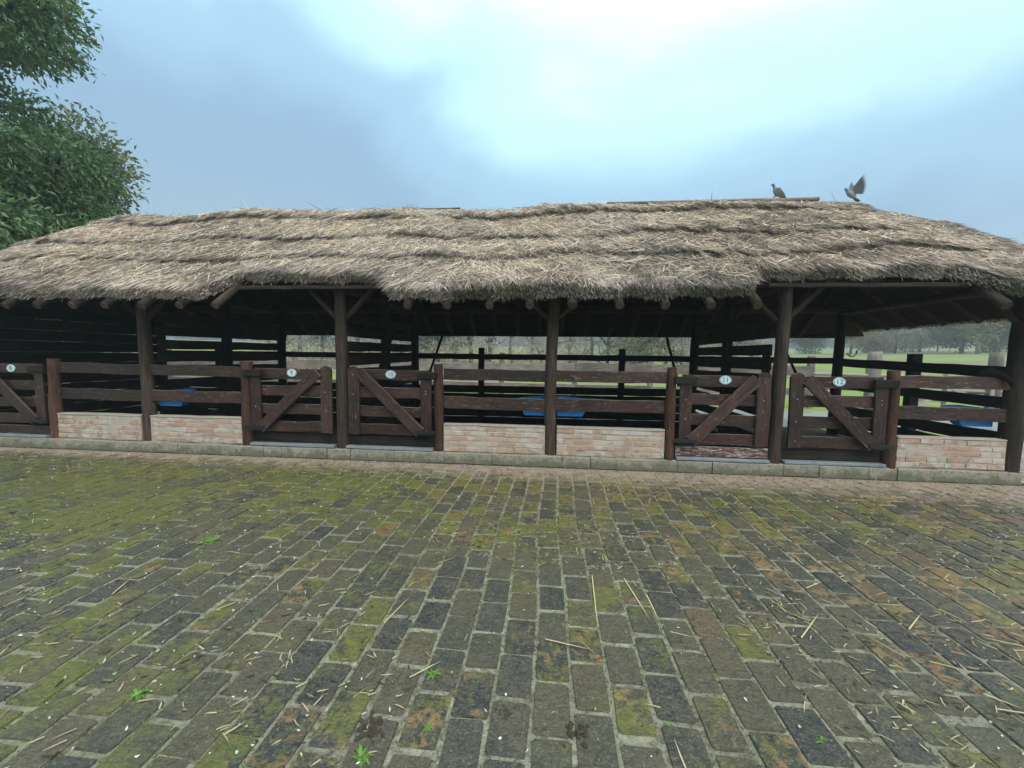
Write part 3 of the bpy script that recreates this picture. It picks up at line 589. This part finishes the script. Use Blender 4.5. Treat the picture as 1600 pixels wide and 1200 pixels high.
# ------------------------------------------------------------------ blue feed tubs in the stall corners
def tub(x, s, label):
    y0 = 5.52; R1, R2 = .43, .37; an = np.linspace(0, math.pi/2, 13); prof = [(R2*.92, .67), (R2, .70), (R1*.96, .85), (R1, .875), (R1+.02, .885), (R1+.02, .90), (R1-.015, .90), (R1-.04, .86), (R2-.03, .72)]
    e = empty('feed_tub', (x+s*.05, y0, .62), label, 'feed tub', 'blue corner feed tubs'); V = []
    for q, (r, z) in enumerate(prof):
        d = .03 if q > 5 else 0.; V.append(np.concatenate([np.column_stack([x+s*(.05+d+np.cos(an)*(r-d)), y0+d+np.sin(an)*(r-d), np.full(13, z)]), [[x+s*(.05+d), y0+d, z]]]))
    V = np.concatenate(V); i = np.arange(14); j = (i+1) % 14; m = len(prof)
    npmesh('basin', V-np.array([x+s*.05, y0, .62]), [np.concatenate([np.stack([r*14+i, r*14+j, (r+1)*14+j, (r+1)*14+i], 1) for r in range(m-1)]), np.array([i]), np.array([(m-1)*14+i])], M_BLUE, e, Matrix.Translation((x+s*.05, y0, .62)))
tub(-6.0, 1, 'blue corner feed tub left of gate 9')
tub(.06, -1, 'blue corner feed tub just left of the middle post'); tub(.06, 1, 'blue corner feed tub just right of the middle post')
tub(5.62, -1, 'blue corner feed tub beside the right corner post')
# black rag over the rail, hook
V, Fc = tube([(5.28, 5.43, 1.335), (5.36, 5.42, 1.37), (5.47, 5.41, 1.345), (5.56, 5.39, 1.27), (5.6, 5.385, 1.2)], [.015, .05, .045, .03, .008], 9); V += RNG.normal(0, .007, V.shape)
tag(npmesh('rag', V, Fc, M_RAG), 'black rag hanging over the top rail near the corner post', 'rag')
V, Fc = tube([(5.79, 8.42, 1.62), (5.85, 8.40, 1.56), (5.91, 8.39, 1.56), (5.95, 8.39, 1.62), (5.95, 8.39, 1.68)], [.012]*5, 6); npmesh('hook', V, Fc, M_IRON, st)

# ------------------------------------------------------------------ paddock behind
pf = empty('paddock_fence', (0, 13, 0), 'grey weathered board fence behind the stable', 'fence')
for x in np.arange(-16, 8.1, 2.4):
    board('fence_post', pf, (x, 13.05, 0), (x+random.uniform(-.03, .03), 13.05, 1.45+random.uniform(0, .2)), .16, .14, M_GREY, up=(1, 0, 0))
    if x < 7.5:
        board('fence_board', pf, (x, 12.95, 1.12+random.uniform(-.03, .03)), (x+2.4, 12.95, 1.12+random.uniform(-.03, .03)), .30, .04, M_GREY, jit=.008)
        board('fence_board', pf, (x, 12.95, .50+random.uniform(-.03, .03)), (x+2.4, 12.95, .50), .2, .04, M_GREY, jit=.008)
sf = empty('pole_fence', (11, 13, 0), 'pale thick-posted pole fence at the right behind the stable', 'fence')
for x in (9.75, 13.05, 16.5): log('fence_post', sf, (x, 13, 0), (x, 13, 1.75), .17, .16, M_GREY, .01, rough=.1)
for z in (1.05, .62): log('pole', sf, (8.0, 13, z), (20, 13, z-.05), .05, .05, M_GREY, .03)
pg = empty('paddock_gate', (12, 12.6, 0), 'whitish weathered paddock gate with crossed braces', 'gate')
for z in (.35, .95): board('rail', pg, (10.6, 12.6, z), (12.7, 12.6, z), .09, .04, M_PALE)
for xx in (10.65, 11.4, 12.65): board('stile', pg, (xx, 12.63, .15), (xx, 12.63, 1.15), .1, .04, M_PALE, up=(1, 0, 0))
board('brace', pg, (10.65, 12.57, .2), (12.65, 12.57, 1.1), .09, .03, M_PALE); board('brace', pg, (12.65, 12.54, .2), (10.65, 12.54, 1.1), .09, .03, M_PALE)

# ------------------------------------------------------------------ trees
def leaves(P, D, Lh, Wd):
    """folded rhombus leaves, 4 tris each"""
    n = len(P); D = nrm(D); rv = RNG.normal(size=(n, 3)); s = nrm(np.cross(D, rv)); u = np.cross(s, D); Lh = np.asarray(Lh)[:, None]; Wd = np.asarray(Wd)[:, None]
    m = P+D*Lh*.5; V = np.stack([P, m+s*Wd/2+u*Wd*.18, P+D*Lh-u*Lh*.12, m-s*Wd/2+u*Wd*.18], 1).reshape(-1, 3); b = np.arange(n)[:, None]*4
    return V, [b+np.array([[0, 1, 2]]), b+np.array([[0, 2, 3]])]
def crown_points(lobes, per, shell=.55):
    P = []; O = []
    tot = sum(r[0]*r[1]*r[2] for _, r in lobes)**.9
    for c, r in lobes:
        k = int(per*(r[0]*r[1]*r[2])**.75/sum((q[0]*q[1]*q[2])**.75 for _, q in lobes)); d = nrm(RNG.normal(size=(k, 3))); q = (shell+(1-shell)*RNG.uniform(0, 1, k)**.7)[:, None]
        P.append(np.array(c)+d*q*np.array(r)); O.append(d)
    return np.concatenate(P), np.concatenate(O)
def clumped(lobes, nclump, per, spread):
    C, O = crown_points(lobes, nclump); n = len(C)
    P = np.repeat(C, per, 0)+RNG.normal(0, 1, (n*per, 3))*spread*np.array([1, 1, .7]); O = np.repeat(O, per, 0)+RNG.normal(0, .6, (n*per, 3)); tone = np.repeat(RNG.uniform(.65, 1.25, n), per)
    return P, O, tone
def limbs(base, lobes, r0, mat, parent, name='trunk'):
    parts = []; top = np.array(base)+np.array([0, 0, .35*max(c[2] for c, _ in lobes)]); parts.append(tube([base, (np.array(base)+top)/2+RNG.normal(0, r0*.4, 3), top], [r0, r0*.85, r0*.7], 9))
    for c, r in lobes:
        c = np.array(c); m = (top+c)/2+RNG.normal(0, .15, 3)*np.linalg.norm(c-top)*.5; m = np.array([-15.4, 8.4, 7.4]) if (name == 'trunk' and c[2] > 8 and c[0] < -11 and r0 == .28) else m; parts.append(tube([top-np.array([0, 0, .1]), m, c], [r0*.55, r0*.38, r0*.12], 7))
        for q in range(4):
            e2 = c+nrm(RNG.normal(size=3))*np.array(r)*.8; parts.append(tube([c*.4+m*.6, (c+e2)/2, e2], [r0*.2, r0*.12, r0*.03], 5))
    V, Fc = merge(parts); return npmesh(name, V, Fc, mat, parent, smooth=True)
# big broadleaf tree at the left end
lt = empty('broadleaf_tree', (-13.2, 8.6, 0), 'large dark green broadleaf tree overhanging the left end of the roof', 'tree')
LOB = [((-12.6, 8.0, 5.2), (1.7, 1.6, 1.25)), ((-11.7, 8.2, 4.6), (1.3, 1.3, 1.1)), ((-12.2, 7.2, 3.7), (1.2, 1.1, .9)), ((-11.3, 8.4, 5.7), (.95, .9, .75)), ((-10.9, 8.6, 4.4), (.6, .75, .6)), ((-9.8, 6.0, 3.3), (.5, .42, .42)), ((-10.3, 6.5, 3.65), (.6, .5, .5)), ((-10.7, 6.9, 4.0), (.75, .7, .55)), ((-11.2, 7.0, 5.4), (.7, .7, .6)),
       ((-11.75, 7.3, 8.45), (1.35, 1.3, .85)), ((-11.2, 7.9, 8.9), (.9, .9, .55)), ((-13.2, 8.6, 9.5), (1.8, 1.6, 1.2)), ((-14.6, 9.5, 6.5), (1.6, 1.6, 2.2)), ((-14.8, 8, 4.2), (1.4, 1.4, 1.2))]
P, O, tone = clumped(LOB, 2300, 20, .17); n = len(P); D = O*.5+RNG.normal(0, .55, (n, 3))-np.array([0, 0, .55])
V, Fc = leaves(P, D, RNG.uniform(.08, .21, n), RNG.uniform(.035, .085, n)); g = RNG.uniform(0, 1, n)[:, None]
c = (np.array([.06, .125, .05])*(1-g**1.5)+np.array([.20, .31, .12])*g**1.5)*tone[:, None]
limbs((-13.2, 8.6, -.05), LOB, .28, M_BARK, lt); npmesh('crown', V, Fc, M_LEAF, lt, col=np.repeat(c, 4, 0))
def tree(name, label, cat, loc, h, wd, cols, nleaf, ll, lw, mat=M_BARK, bare=False, group=None, seedlobes=6, low=.3):
    z0 = float(terr(np.array(loc[0]), np.array(loc[1])))-.05; e = empty(name, (loc[0], loc[1], z0), label, cat, group); lobes = []
    for q in range(seedlobes):
        a = random.uniform(0, 6.28); rr_ = random.uniform(0, .3)*wd; zz = h*random.uniform(low+.14, .86); sc_ = wd*random.uniform(.2, .34)
        lobes.append(((loc[0]+math.cos(a)*rr_, loc[1]+math.sin(a)*rr_, z0+zz), (sc_, sc_, sc_*random.uniform(.7, 1.1))))
    lobes.append(((loc[0], loc[1], z0+h*.62), (wd*.36, wd*.36, h*.26)))
    limbs((loc[0], loc[1], z0), lobes, h*.028, mat, e); P, O, tone = clumped(lobes, nleaf//10, 10, wd*.05); n = len(P); g = RNG.uniform(0, 1, n)[:, None]
    D = O+RNG.normal(0, .5, (n, 3))+np.array([0, 0, .5 if bare else -.2]); V, Fc = leaves(P, D, RNG.uniform(.6, 1.3, n)*ll, RNG.uniform(.6, 1.3, n)*lw)
    c = (np.array(cols[0])*(1-g)+np.array(cols[1])*g)*tone[:, None]; npmesh('crown', V, Fc, M_FAR, e, col=np.repeat(c, 4, 0)); return e
G1 = ((.05, .085, .03), (.13, .17, .06)); GY = ((.20, .19, .07), (.34, .30, .12)); BR = ((.34, .30, .25), (.58, .52, .43)); GR = ((.15, .18, .11), (.30, .32, .20)); DK = ((.04, .085, .045), (.10, .16, .08)); OR = ((.24, .18, .07), (.36, .27, .12))
def polar(px, d): # ground point on the bearing of a pixel column
    v = CF+(px-800)/F*CR; az = math.atan2(v[0], v[1]); return (d*math.sin(az), d*math.cos(az))
tree('slender_tree', 'pale olive tree rising behind the left end of the roof', 'tree', polar(128, 24), 11.2, 4.4, ((.12, .15, .07), (.26, .28, .15)), 9000, .22, .1)
tree('slender_tree', 'green bushy tree just above the roof left end', 'tree', polar(178, 27), 7.8, 3.6, ((.08, .13, .04), (.19, .25, .09)), 7000, .22, .1)
for px, d, h, wd, cols, lab, m, bare in ((1325, 105, 8.5, 8, GY, 'yellowish leafy tree in the meadow right of the rear post', M_BARK, 0), (1362, 120, 5.5, 8, OR, 'low orange-tinted shrub tree in the far meadow', M_BARK, 0), (1394, 110, 9, 8.5, BR, 'bare pinkish-brown round tree in the far meadow', M_BARK, 1),
        (1432, 118, 9.5, 9, GR, 'grey-green round tree in the middle of the far meadow', M_BARK, 0), (1460, 125, 5, 7, G1, 'low dark shrub between far meadow trees', M_BARK, 0), (1497, 105, 11, 10, G1, 'broad dark green tree in the far meadow', M_BARK, 0), (1523, 100, 10.5, 6, GY, 'yellow-green birch with a white trunk in the meadow', M_PALE, 0),
        (1549, 108, 9.5, 7, G1, 'mid green tree nearest the right corner post in meadow', M_BARK, 0), (1592, 115, 10, 9, GR, 'dull green tree at the right edge of the meadow', M_BARK, 0), (1255, 115, 7, 9, G1, 'low green tree seen between the two right posts', M_BARK, 0)):
    tree('meadow_tree', lab, 'tree', polar(px, d), h, wd, cols, 3200, .55 if not bare else .8, .28 if not bare else .06, m, bool(bare), low=.08)
px = 440
while px < 1180:
    d = random.uniform(36, 52); k = random.choice([BR, BR, BR, GR, BR, BR]); big = random.uniform(6, 9)
    if 455 < px < 540 or 655 < px < 690: k = DK
    tree('treeline_tree', {id(BR): 'bare grey-brown tree in the tree line behind the stable', id(GR): 'grey-green leafy tree in the tree line behind the stable', id(DK): 'dark evergreen tree in the tree line behind the stable'}[id(k)], 'tree', polar(px, d), big, random.uniform(5, 7), k, 1500 if k is BR else 3200, .30 if k is not BR else .5, .14 if k is not BR else .035, M_BARK, k is BR, {id(BR): 'bare trees of the tree line', id(GR): 'grey-green trees of the tree line', id(DK): 'evergreens of the tree line'}[id(k)], low=.05)
    px += random.uniform(24, 38)
px = 430
while px < 1190:
    tree('thicket_shrub', 'twiggy grey-brown shrub at the foot of the tree line', 'shrub', polar(px, random.uniform(31, 35)), random.uniform(1.6, 2.6), random.uniform(4, 5.5), random.choice([BR, BR, GR]), 900, .34, .03, M_BARK, True, 'shrubs below the tree line', low=-.05)
    px += random.uniform(38, 52)
for px in (60, 130): tree('treeline_tree', {60: 'dark leafy tree behind the far left edge of the stable', 130: 'dark leafy tree behind the leftmost brick wall bay'}[px], 'tree', polar(px, random.uniform(30, 38)), 5.5, 6, DK, 2500, .35, .16, group='trees behind the left stalls', low=.05)
# far wood on the rise: one mass
P = []; C = []
for q in range(520):
    az = random.uniform(-1.15, 1.25); d = random.uniform(290, 380); x, y = d*math.sin(az), d*math.cos(az); z = float(terr(np.array(x), np.array(y))); h = random.uniform(8, 13); k = 90
    dd = nrm(RNG.normal(size=(k, 3))); P.append(np.array([x, y, z+h*.5])+dd*np.array([4.5, 4.5, h*.5])*RNG.uniform(.6, 1, k)[:, None]); C.append(np.tile(np.array([.07, .10, .075])*random.uniform(.7, 1.4), (k, 1)))
P = np.concatenate(P); C = np.concatenate(C); n = len(P); V, Fc = leaves(P, RNG.normal(size=(n, 3)), np.full(n, 2.6), np.full(n, 1.8))
tag(npmesh('far_wood', V, Fc, M_FAR, col=np.repeat(C, 4, 0)), 'hazy bluish wood on the rise beyond the meadow', 'wood', kind='stuff')

# ------------------------------------------------------------------ pigeons
def loft(stations, k=12):
    """stations: (x, z, ry, rz) along body"""
    an = np.arange(k)*2*math.pi/k; V = np.concatenate([np.column_stack([np.full(k, x), np.cos(an)*ry, z+np.sin(an)*rz]) for x, z, ry, rz in stations]); i = np.arange(k); j = (i+1) % k
    return V, [np.concatenate([np.stack([r*k+i, r*k+j, (r+1)*k+j, (r+1)*k+i], 1) for r in range(len(stations)-1)]), np.array([i[::-1]]), np.array([(len(stations)-1)*k+i])]
def pigeon(M, label, flying):
    e = bpy.data.objects.new('pigeon', None); e.empty_display_size = .1; link(e, M); tag(e, label, 'pigeon')
    # beak points to -x
    body = [(-.145, .145, .004, .004), (-.135, .147, .017, .017), (-.118, .150, .024, .025), (-.10, .142, .024, .027), (-.085, .118, .027, .030), (-.06, .085, .042, .045), (-.02, .062, .055, .056), (.03, .045, .052, .05), (.08, .030, .035, .032), (.11, .022, .03, .016), (.19, .0, .036, .007), (.205, -.004, .034, .004)] if not flying else \
           [(-.165, .02, .004, .004), (-.155, .022, .017, .017), (-.135, .025, .024, .025), (-.11, .018, .025, .027), (-.08, .008, .035, .037), (-.03, .0, .05, .05), (.03, -.005, .046, .044), (.08, -.008, .03, .026), (.11, -.01, .034, .012), (.2, -.02, .06, .005), (.215, -.022, .058, .003)]
    V, Fc = loft(body); x = V[:, 0]; c = np.where((x < -.085)[:, None], np.array([.16, .18, .20]), np.array([.27, .275, .29])); c = np.where((x > .15)[:, None], np.array([.06, .06, .07]), c)
    npmesh('body', V, Fc, M_BIRD, e, M, col=c, smooth=True)
    hx, hz = body[1][0], body[1][1]; V, Fc = tube([(hx+.004, 0, hz), (hx-.028, 0, hz-.010)], [.007, .001], 6); npmesh('beak', V, Fc, M_IRON, e, M)
    for s in (-1, 1):
        V, Fc = tube([(hx+.014, s*.019, hz+.008), (hx+.014, s*.026, hz+.008)], [.005, .002], 6); npmesh('eye', V, Fc, M_IRON, e, M)
        if not flying:
            prof = [(-.055, .095), (-.02, .115), (.04, .09), (.11, .045), (.175, .008), (.10, .02), (.03, .03), (-.03, .05)]
            k = len(prof); V = np.concatenate([np.column_stack([[p[0] for p in prof], np.full(k, s*(.046+d)), [p[1] for p in prof]]) for d in (0, .014)]); V[k:, 1] -= s*.004*0; i = np.arange(k); j = (i+1) % k
            V[[4, k+4], 1] = s*.02, s*.026; c = np.tile(np.array([.14, .145, .155]), (2*k, 1)); c[[3, 4, k+3, k+4]] = .05
            npmesh('wing', V, [np.stack([i, j, k+j, k+i], 1), np.array([i[::-1]]), np.array([k+i])], M_BIRD, e, M, col=c)
            V, Fc = tube([(.0, s*.02, .02), (-.005, s*.02, -.035)], [.006, .004], 6); npmesh('leg', V, Fc, M_CUT, e, M)
            V, Fc = tube([(-.035, s*.02, -.035), (.02, s*.02, -.037)], [.003, .004], 5); npmesh('foot', V, Fc, M_CUT, e, M)
        else:
            fe = []
            for q in range(11):   # separate flight feathers fanning from the wrist
                f = q/10; root = np.array([-.06+.09*f, s*(.04+.02*(1-f)), .03+.05*(1-f)]); a = math.radians(100-75*f); ln = .25-.09*f
                tip = root+ln*np.array([math.cos(a)*.9, s*.42, math.sin(a)]); sd_ = np.array([math.sin(a), 0, -math.cos(a)])*.017; m = root*.35+tip*.65; th = np.array([0, .003*s, 0])
                V = np.array([root-sd_*.6, root+sd_*.6, m+sd_, tip, m-sd_]); V = np.concatenate([V, V+th]); i = np.arange(5); j = (i+1) % 5
                fe.append((V, [np.array([i]), np.array([5+i[::-1]]), np.stack([i, 5+i, 5+j, j], 1)]))
            V, Fc = merge(fe); c = np.tile(np.array([.15, .155, .165]), (len(V), 1)); c[3::5] = .07; npmesh('wing', V, Fc, M_BIRD, e, M, col=c)
pigeon(Matrix.Translation((3.57, 6.98, 4.125))@Matrix.Rotation(math.radians(22), 4, 'Y')@Matrix.Scale(.9, 4), 'grey pigeon perched on the ridge pole', False)
pigeon(Matrix.Translation((4.64, 6.9, 4.08))@Matrix.Rotation(math.radians(38), 4, 'Y')@Matrix.Scale(.78, 4), 'grey pigeon taking off above the ridge, wings raised', True)

# ------------------------------------------------------------------ litter and weeds on the paving
def ground_pts(n, fn): x = RNG.uniform(-8, 7, n); y = RNG.uniform(.9, 5.3, n); k = RNG.uniform(0, 1, n) < fn(x, y); return x[k], y[k]
ln2 = sines2(10, .8, 3, 77)
def straws(n, fn, l0, l1, w0, w1, cols):
    x, y = ground_pts(n, fn); m = len(x); a = RNG.uniform(0, 6.28, m); P = np.stack([x, y, RNG.uniform(.002, .008, m)], -1); D = np.stack([np.cos(a), np.sin(a), RNG.uniform(0, .06, m)], -1); sd = np.stack([-np.sin(a), np.cos(a), np.zeros(m)], -1)
    V, Fc = blades(P, D, RNG.uniform(l0, l1, m), RNG.uniform(w0, w1, m), 0, sd); V = V.reshape(-1, 5, 3); V[:, 2:4] += (sd*(RNG.normal(0, .0025, m))[:, None])[:, None]; V = V.reshape(-1, 3); V2 = V.copy(); V2[:, 2] -= .0025; nV = len(V); g = RNG.uniform(0, 1, m)[:, None]; c = np.repeat(np.array(cols[0])*(1-g)+np.array(cols[1])*g, 5, 0)
    # give each stalk thickness: a second lower copy
    return (np.concatenate([V, V2]), [f for f in Fc]+[f[:, ::-1]+nV for f in Fc]), np.concatenate([c, c])
dens = lambda x, y: np.clip(.15+.75*np.clip(ln2(x*1.6, y*1.6), -.3, 2)+.22*sm(x, -1, 3)+.55*sm(y, 4.75, 5.2), .03, 1)
A = [straws(7000, dens, .018, .075, .0025, .006, ((.30, .24, .14), (.58, .50, .34))), straws(1000, lambda x, y: np.clip(.2+.4*sm(x, -2, 2)+.3*ln2(x, y), .04, 1), .06, .17, .003, .006, ((.34, .27, .15), (.60, .50, .32))), straws(8000, dens, .012, .055, .003, .009, ((.05, .038, .028), (.13, .10, .07)))]
hand = [(925, 900, 935, 990), (852, 1000, 925, 1018), (1010, 930, 1030, 972), (1252, 998, 1280, 960), (975, 905, 1018, 975), (1420, 985, 1440, 960), (175, 930, 205, 905), (350, 1150, 385, 1130), (1536, 1085, 1600, 1112), (600, 975, 640, 935), (1260, 920, 1285, 910), (640, 1060, 690, 1035)]
P = []; D = []; Lh = []
for x0, y0, x1, y1 in hand:
    r0 = CF+(x0-800)/F*CR+(600-y0)/F*CU; r1 = CF+(x1-800)/F*CR+(600-y1)/F*CU; a = r0*(-EYE/r0[2]); b_ = r1*(-EYE/r1[2]); a[2] = b_[2] = .006; P.append(a); D.append(b_-a+np.array([0, 0, .004])); Lh.append(np.linalg.norm(b_-a))
P = np.array(P); D = nrm(np.array(D)); V, Fc = blades(P, D, np.array(Lh), np.full(len(P), .007), 0, nrm(np.cross(D, np.array([[0, 0, 1.]]*len(P))))); A.append(((V, Fc), np.tile(np.array([.55, .45, .27]), (len(V), 1))))
V, Fc = merge([a[0] for a in A]); tag(npmesh('straw_litter', V, Fc, M_LITTER, col=np.concatenate([a[1] for a in A])), 'loose straw and chaff scattered over the paving', 'straw', kind='stuff')
x, y = ground_pts(4200, lambda x, y: np.clip(.35+.25*sm(-x, -3, 3)+.2*ln2(y, x), .05, 1)); n = len(x); P = np.stack([x, y, np.full(n, .006)], -1); D = np.stack([RNG.normal(size=n), RNG.normal(size=n), RNG.uniform(0, .5, n)], -1)
V, Fc = leaves(P, D, RNG.uniform(.007, .026, n), RNG.uniform(.005, .013, n)); g = RNG.uniform(0, 1, n)[:, None]; c = np.array([.35, .38, .33])*(1-g)+np.array([.75, .78, .74])*g
tag(npmesh('petal_litter', V, Fc, M_LITTER, col=np.repeat(c, 4, 0)), 'tiny white petals and droppings dotted over the paving', 'litter', kind='stuff')
# tiny moss and grass tufts in the joints
x, y = ground_pts(26000, lambda x, y: np.clip(.3+.6*ln2(x+9, y)+.3*sm(-x, -2, 4), .05, 1)); x = -.06+np.round((x+.06)/PW)*PW; x = x+WX(x, y)+RNG.normal(0, .0055, len(x)); n = len(x); P = np.stack([x, y, np.full(n, -.008)], -1); D = np.stack([RNG.normal(0, .6, n), RNG.normal(0, .6, n), RNG.uniform(.4, 1, n)], -1)
V, Fc = blades(P, D, RNG.uniform(.007, .016, n), RNG.uniform(.003, .006, n)); g = RNG.uniform(0, 1, n)[:, None]; c = np.array([.05, .08, .015])*(1-g)+np.array([.15, .22, .04])*g
tag(npmesh('joint_moss', V, Fc, M_LITTER, col=np.repeat(c, 5, 0)), 'moss and seedlings growing in the paving joints', 'moss', kind='stuff')
def gp(px, py): r = CF+(px-800)/F*CR+(600-py)/F*CU; q = r*(-EYE/r[2]); return q[0], q[1]
for px, py, sz, label in ((677, 1053, .055, 'bright green weed rosette in the centre foreground paving'), (328, 846, .10, 'leafy green weed among the paving at left'), (668, 800, .08, 'small green weed on the paving below the reddish brick wall'), (565, 1182, .06, 'green weed at the bottom edge, left of centre'),
        (1290, 1160, .05, 'small green weed at the lower right of the paving'), (518, 1118, .035, 'tiny green weed in the lower left foreground'), (1045, 1131, .025, 'tiny green seedling at the lower centre right'), (668, 1136, .035, 'tiny green weed beside a straw stalk in foreground'), (215, 1085, .06, 'ragged patch of bright grass on a mossy paving brick')):
    x, y = gp(px, py); k = 24 if sz > .05 else 12; a = np.arange(k)*2.4; P = np.tile(np.array([[0, 0, -.004]]), (k, 1)); D = np.stack([np.cos(a), np.sin(a), RNG.uniform(.15, .7, k)], -1)
    e = empty('weed', (x, y, 0), label, 'weed')
    for q in range(k):
        V, Fc = blades(P[q:q+1], D[q:q+1], [sz*random.uniform(.35, 1.05)], [sz*.17], .35, nrm(np.cross(D[q:q+1], np.array([[0, 0, 1.]])))); g = random.uniform(.7, 1.3)
        npmesh('leaf', V, Fc, M_LITTER, e, Matrix.Translation((x, y, 0)), col=np.tile(np.array([.11, .22, .045])*g, (5, 1)))
def clod(px, py, r, label):
    x, y = gp(px, py); e = []; pm = empty('mud_clod', (x, y, 0), label, 'mud clod')
    for q in range(26):
        d = nrm(RNG.normal(size=(20, 3))); 
        an = np.arange(7)*2*math.pi/7; s = r*random.uniform(.08, .24); c = np.array([x, y, 0])+np.array([random.gauss(0, r*.5), random.gauss(0, r*.5), s*.3])
        V = np.concatenate([c+np.column_stack([np.cos(an)*s*k_, np.sin(an)*s*k_, np.full(7, s*z_)])*RNG.uniform(.55, 1.35, (7, 3)) for k_, z_ in ((.9, -.4), (1, .1), (.55, .5))]); i = np.arange(7); j = (i+1) % 7
        e.append((V, [np.stack([i, j, 7+j, 7+i], 1), np.stack([7+i, 7+j, 14+j, 14+i], 1), np.array([14+i])]))
    V, Fc = merge(e); V -= np.array([x, y, 0]); tag(npmesh('crumbs', V, Fc, M_MUD, pm, Matrix.Translation((x, y, 0))), kind='stuff')
clod(788, 1115, .035, 'crumbled dark mud clod in the centre foreground'); clod(905, 1140, .06, 'largest dark mud clod, right of the centre foreground'); clod(580, 1140, .06, 'flat mud patch with straw at the lower left centre'); clod(1240, 930, .05, 'dark clump of mud and straw on the right paving')

# ------------------------------------------------------------------ damp air
hb = [(-700, -60, -3), (700, -60, -3), (700, 700, -3), (-700, 700, -3), (-700, -60, 60), (700, -60, 60), (700, 700, 60), (-700, 700, 60)]
hm = bpy.data.materials.new('damp air'); hm.use_nodes = True; t = hm.node_tree; t.nodes.clear(); pv = nd(t, 'ShaderNodeVolumePrincipled'); pv.inputs['Color'].default_value = (.85, .92, 1, 1); pv.inputs['Density'].default_value = .0023; pv.inputs['Anisotropy'].default_value = .2
ou = nd(t, 'ShaderNodeOutputMaterial'); t.links.new(pv.outputs[0], ou.inputs['Volume'])
tag(npmesh('haze', hb, [np.array([[0, 3, 2, 1], [4, 5, 6, 7], [0, 1, 5, 4], [1, 2, 6, 5], [2, 3, 7, 6], [3, 0, 4, 7]])], hm), kind='stuff')
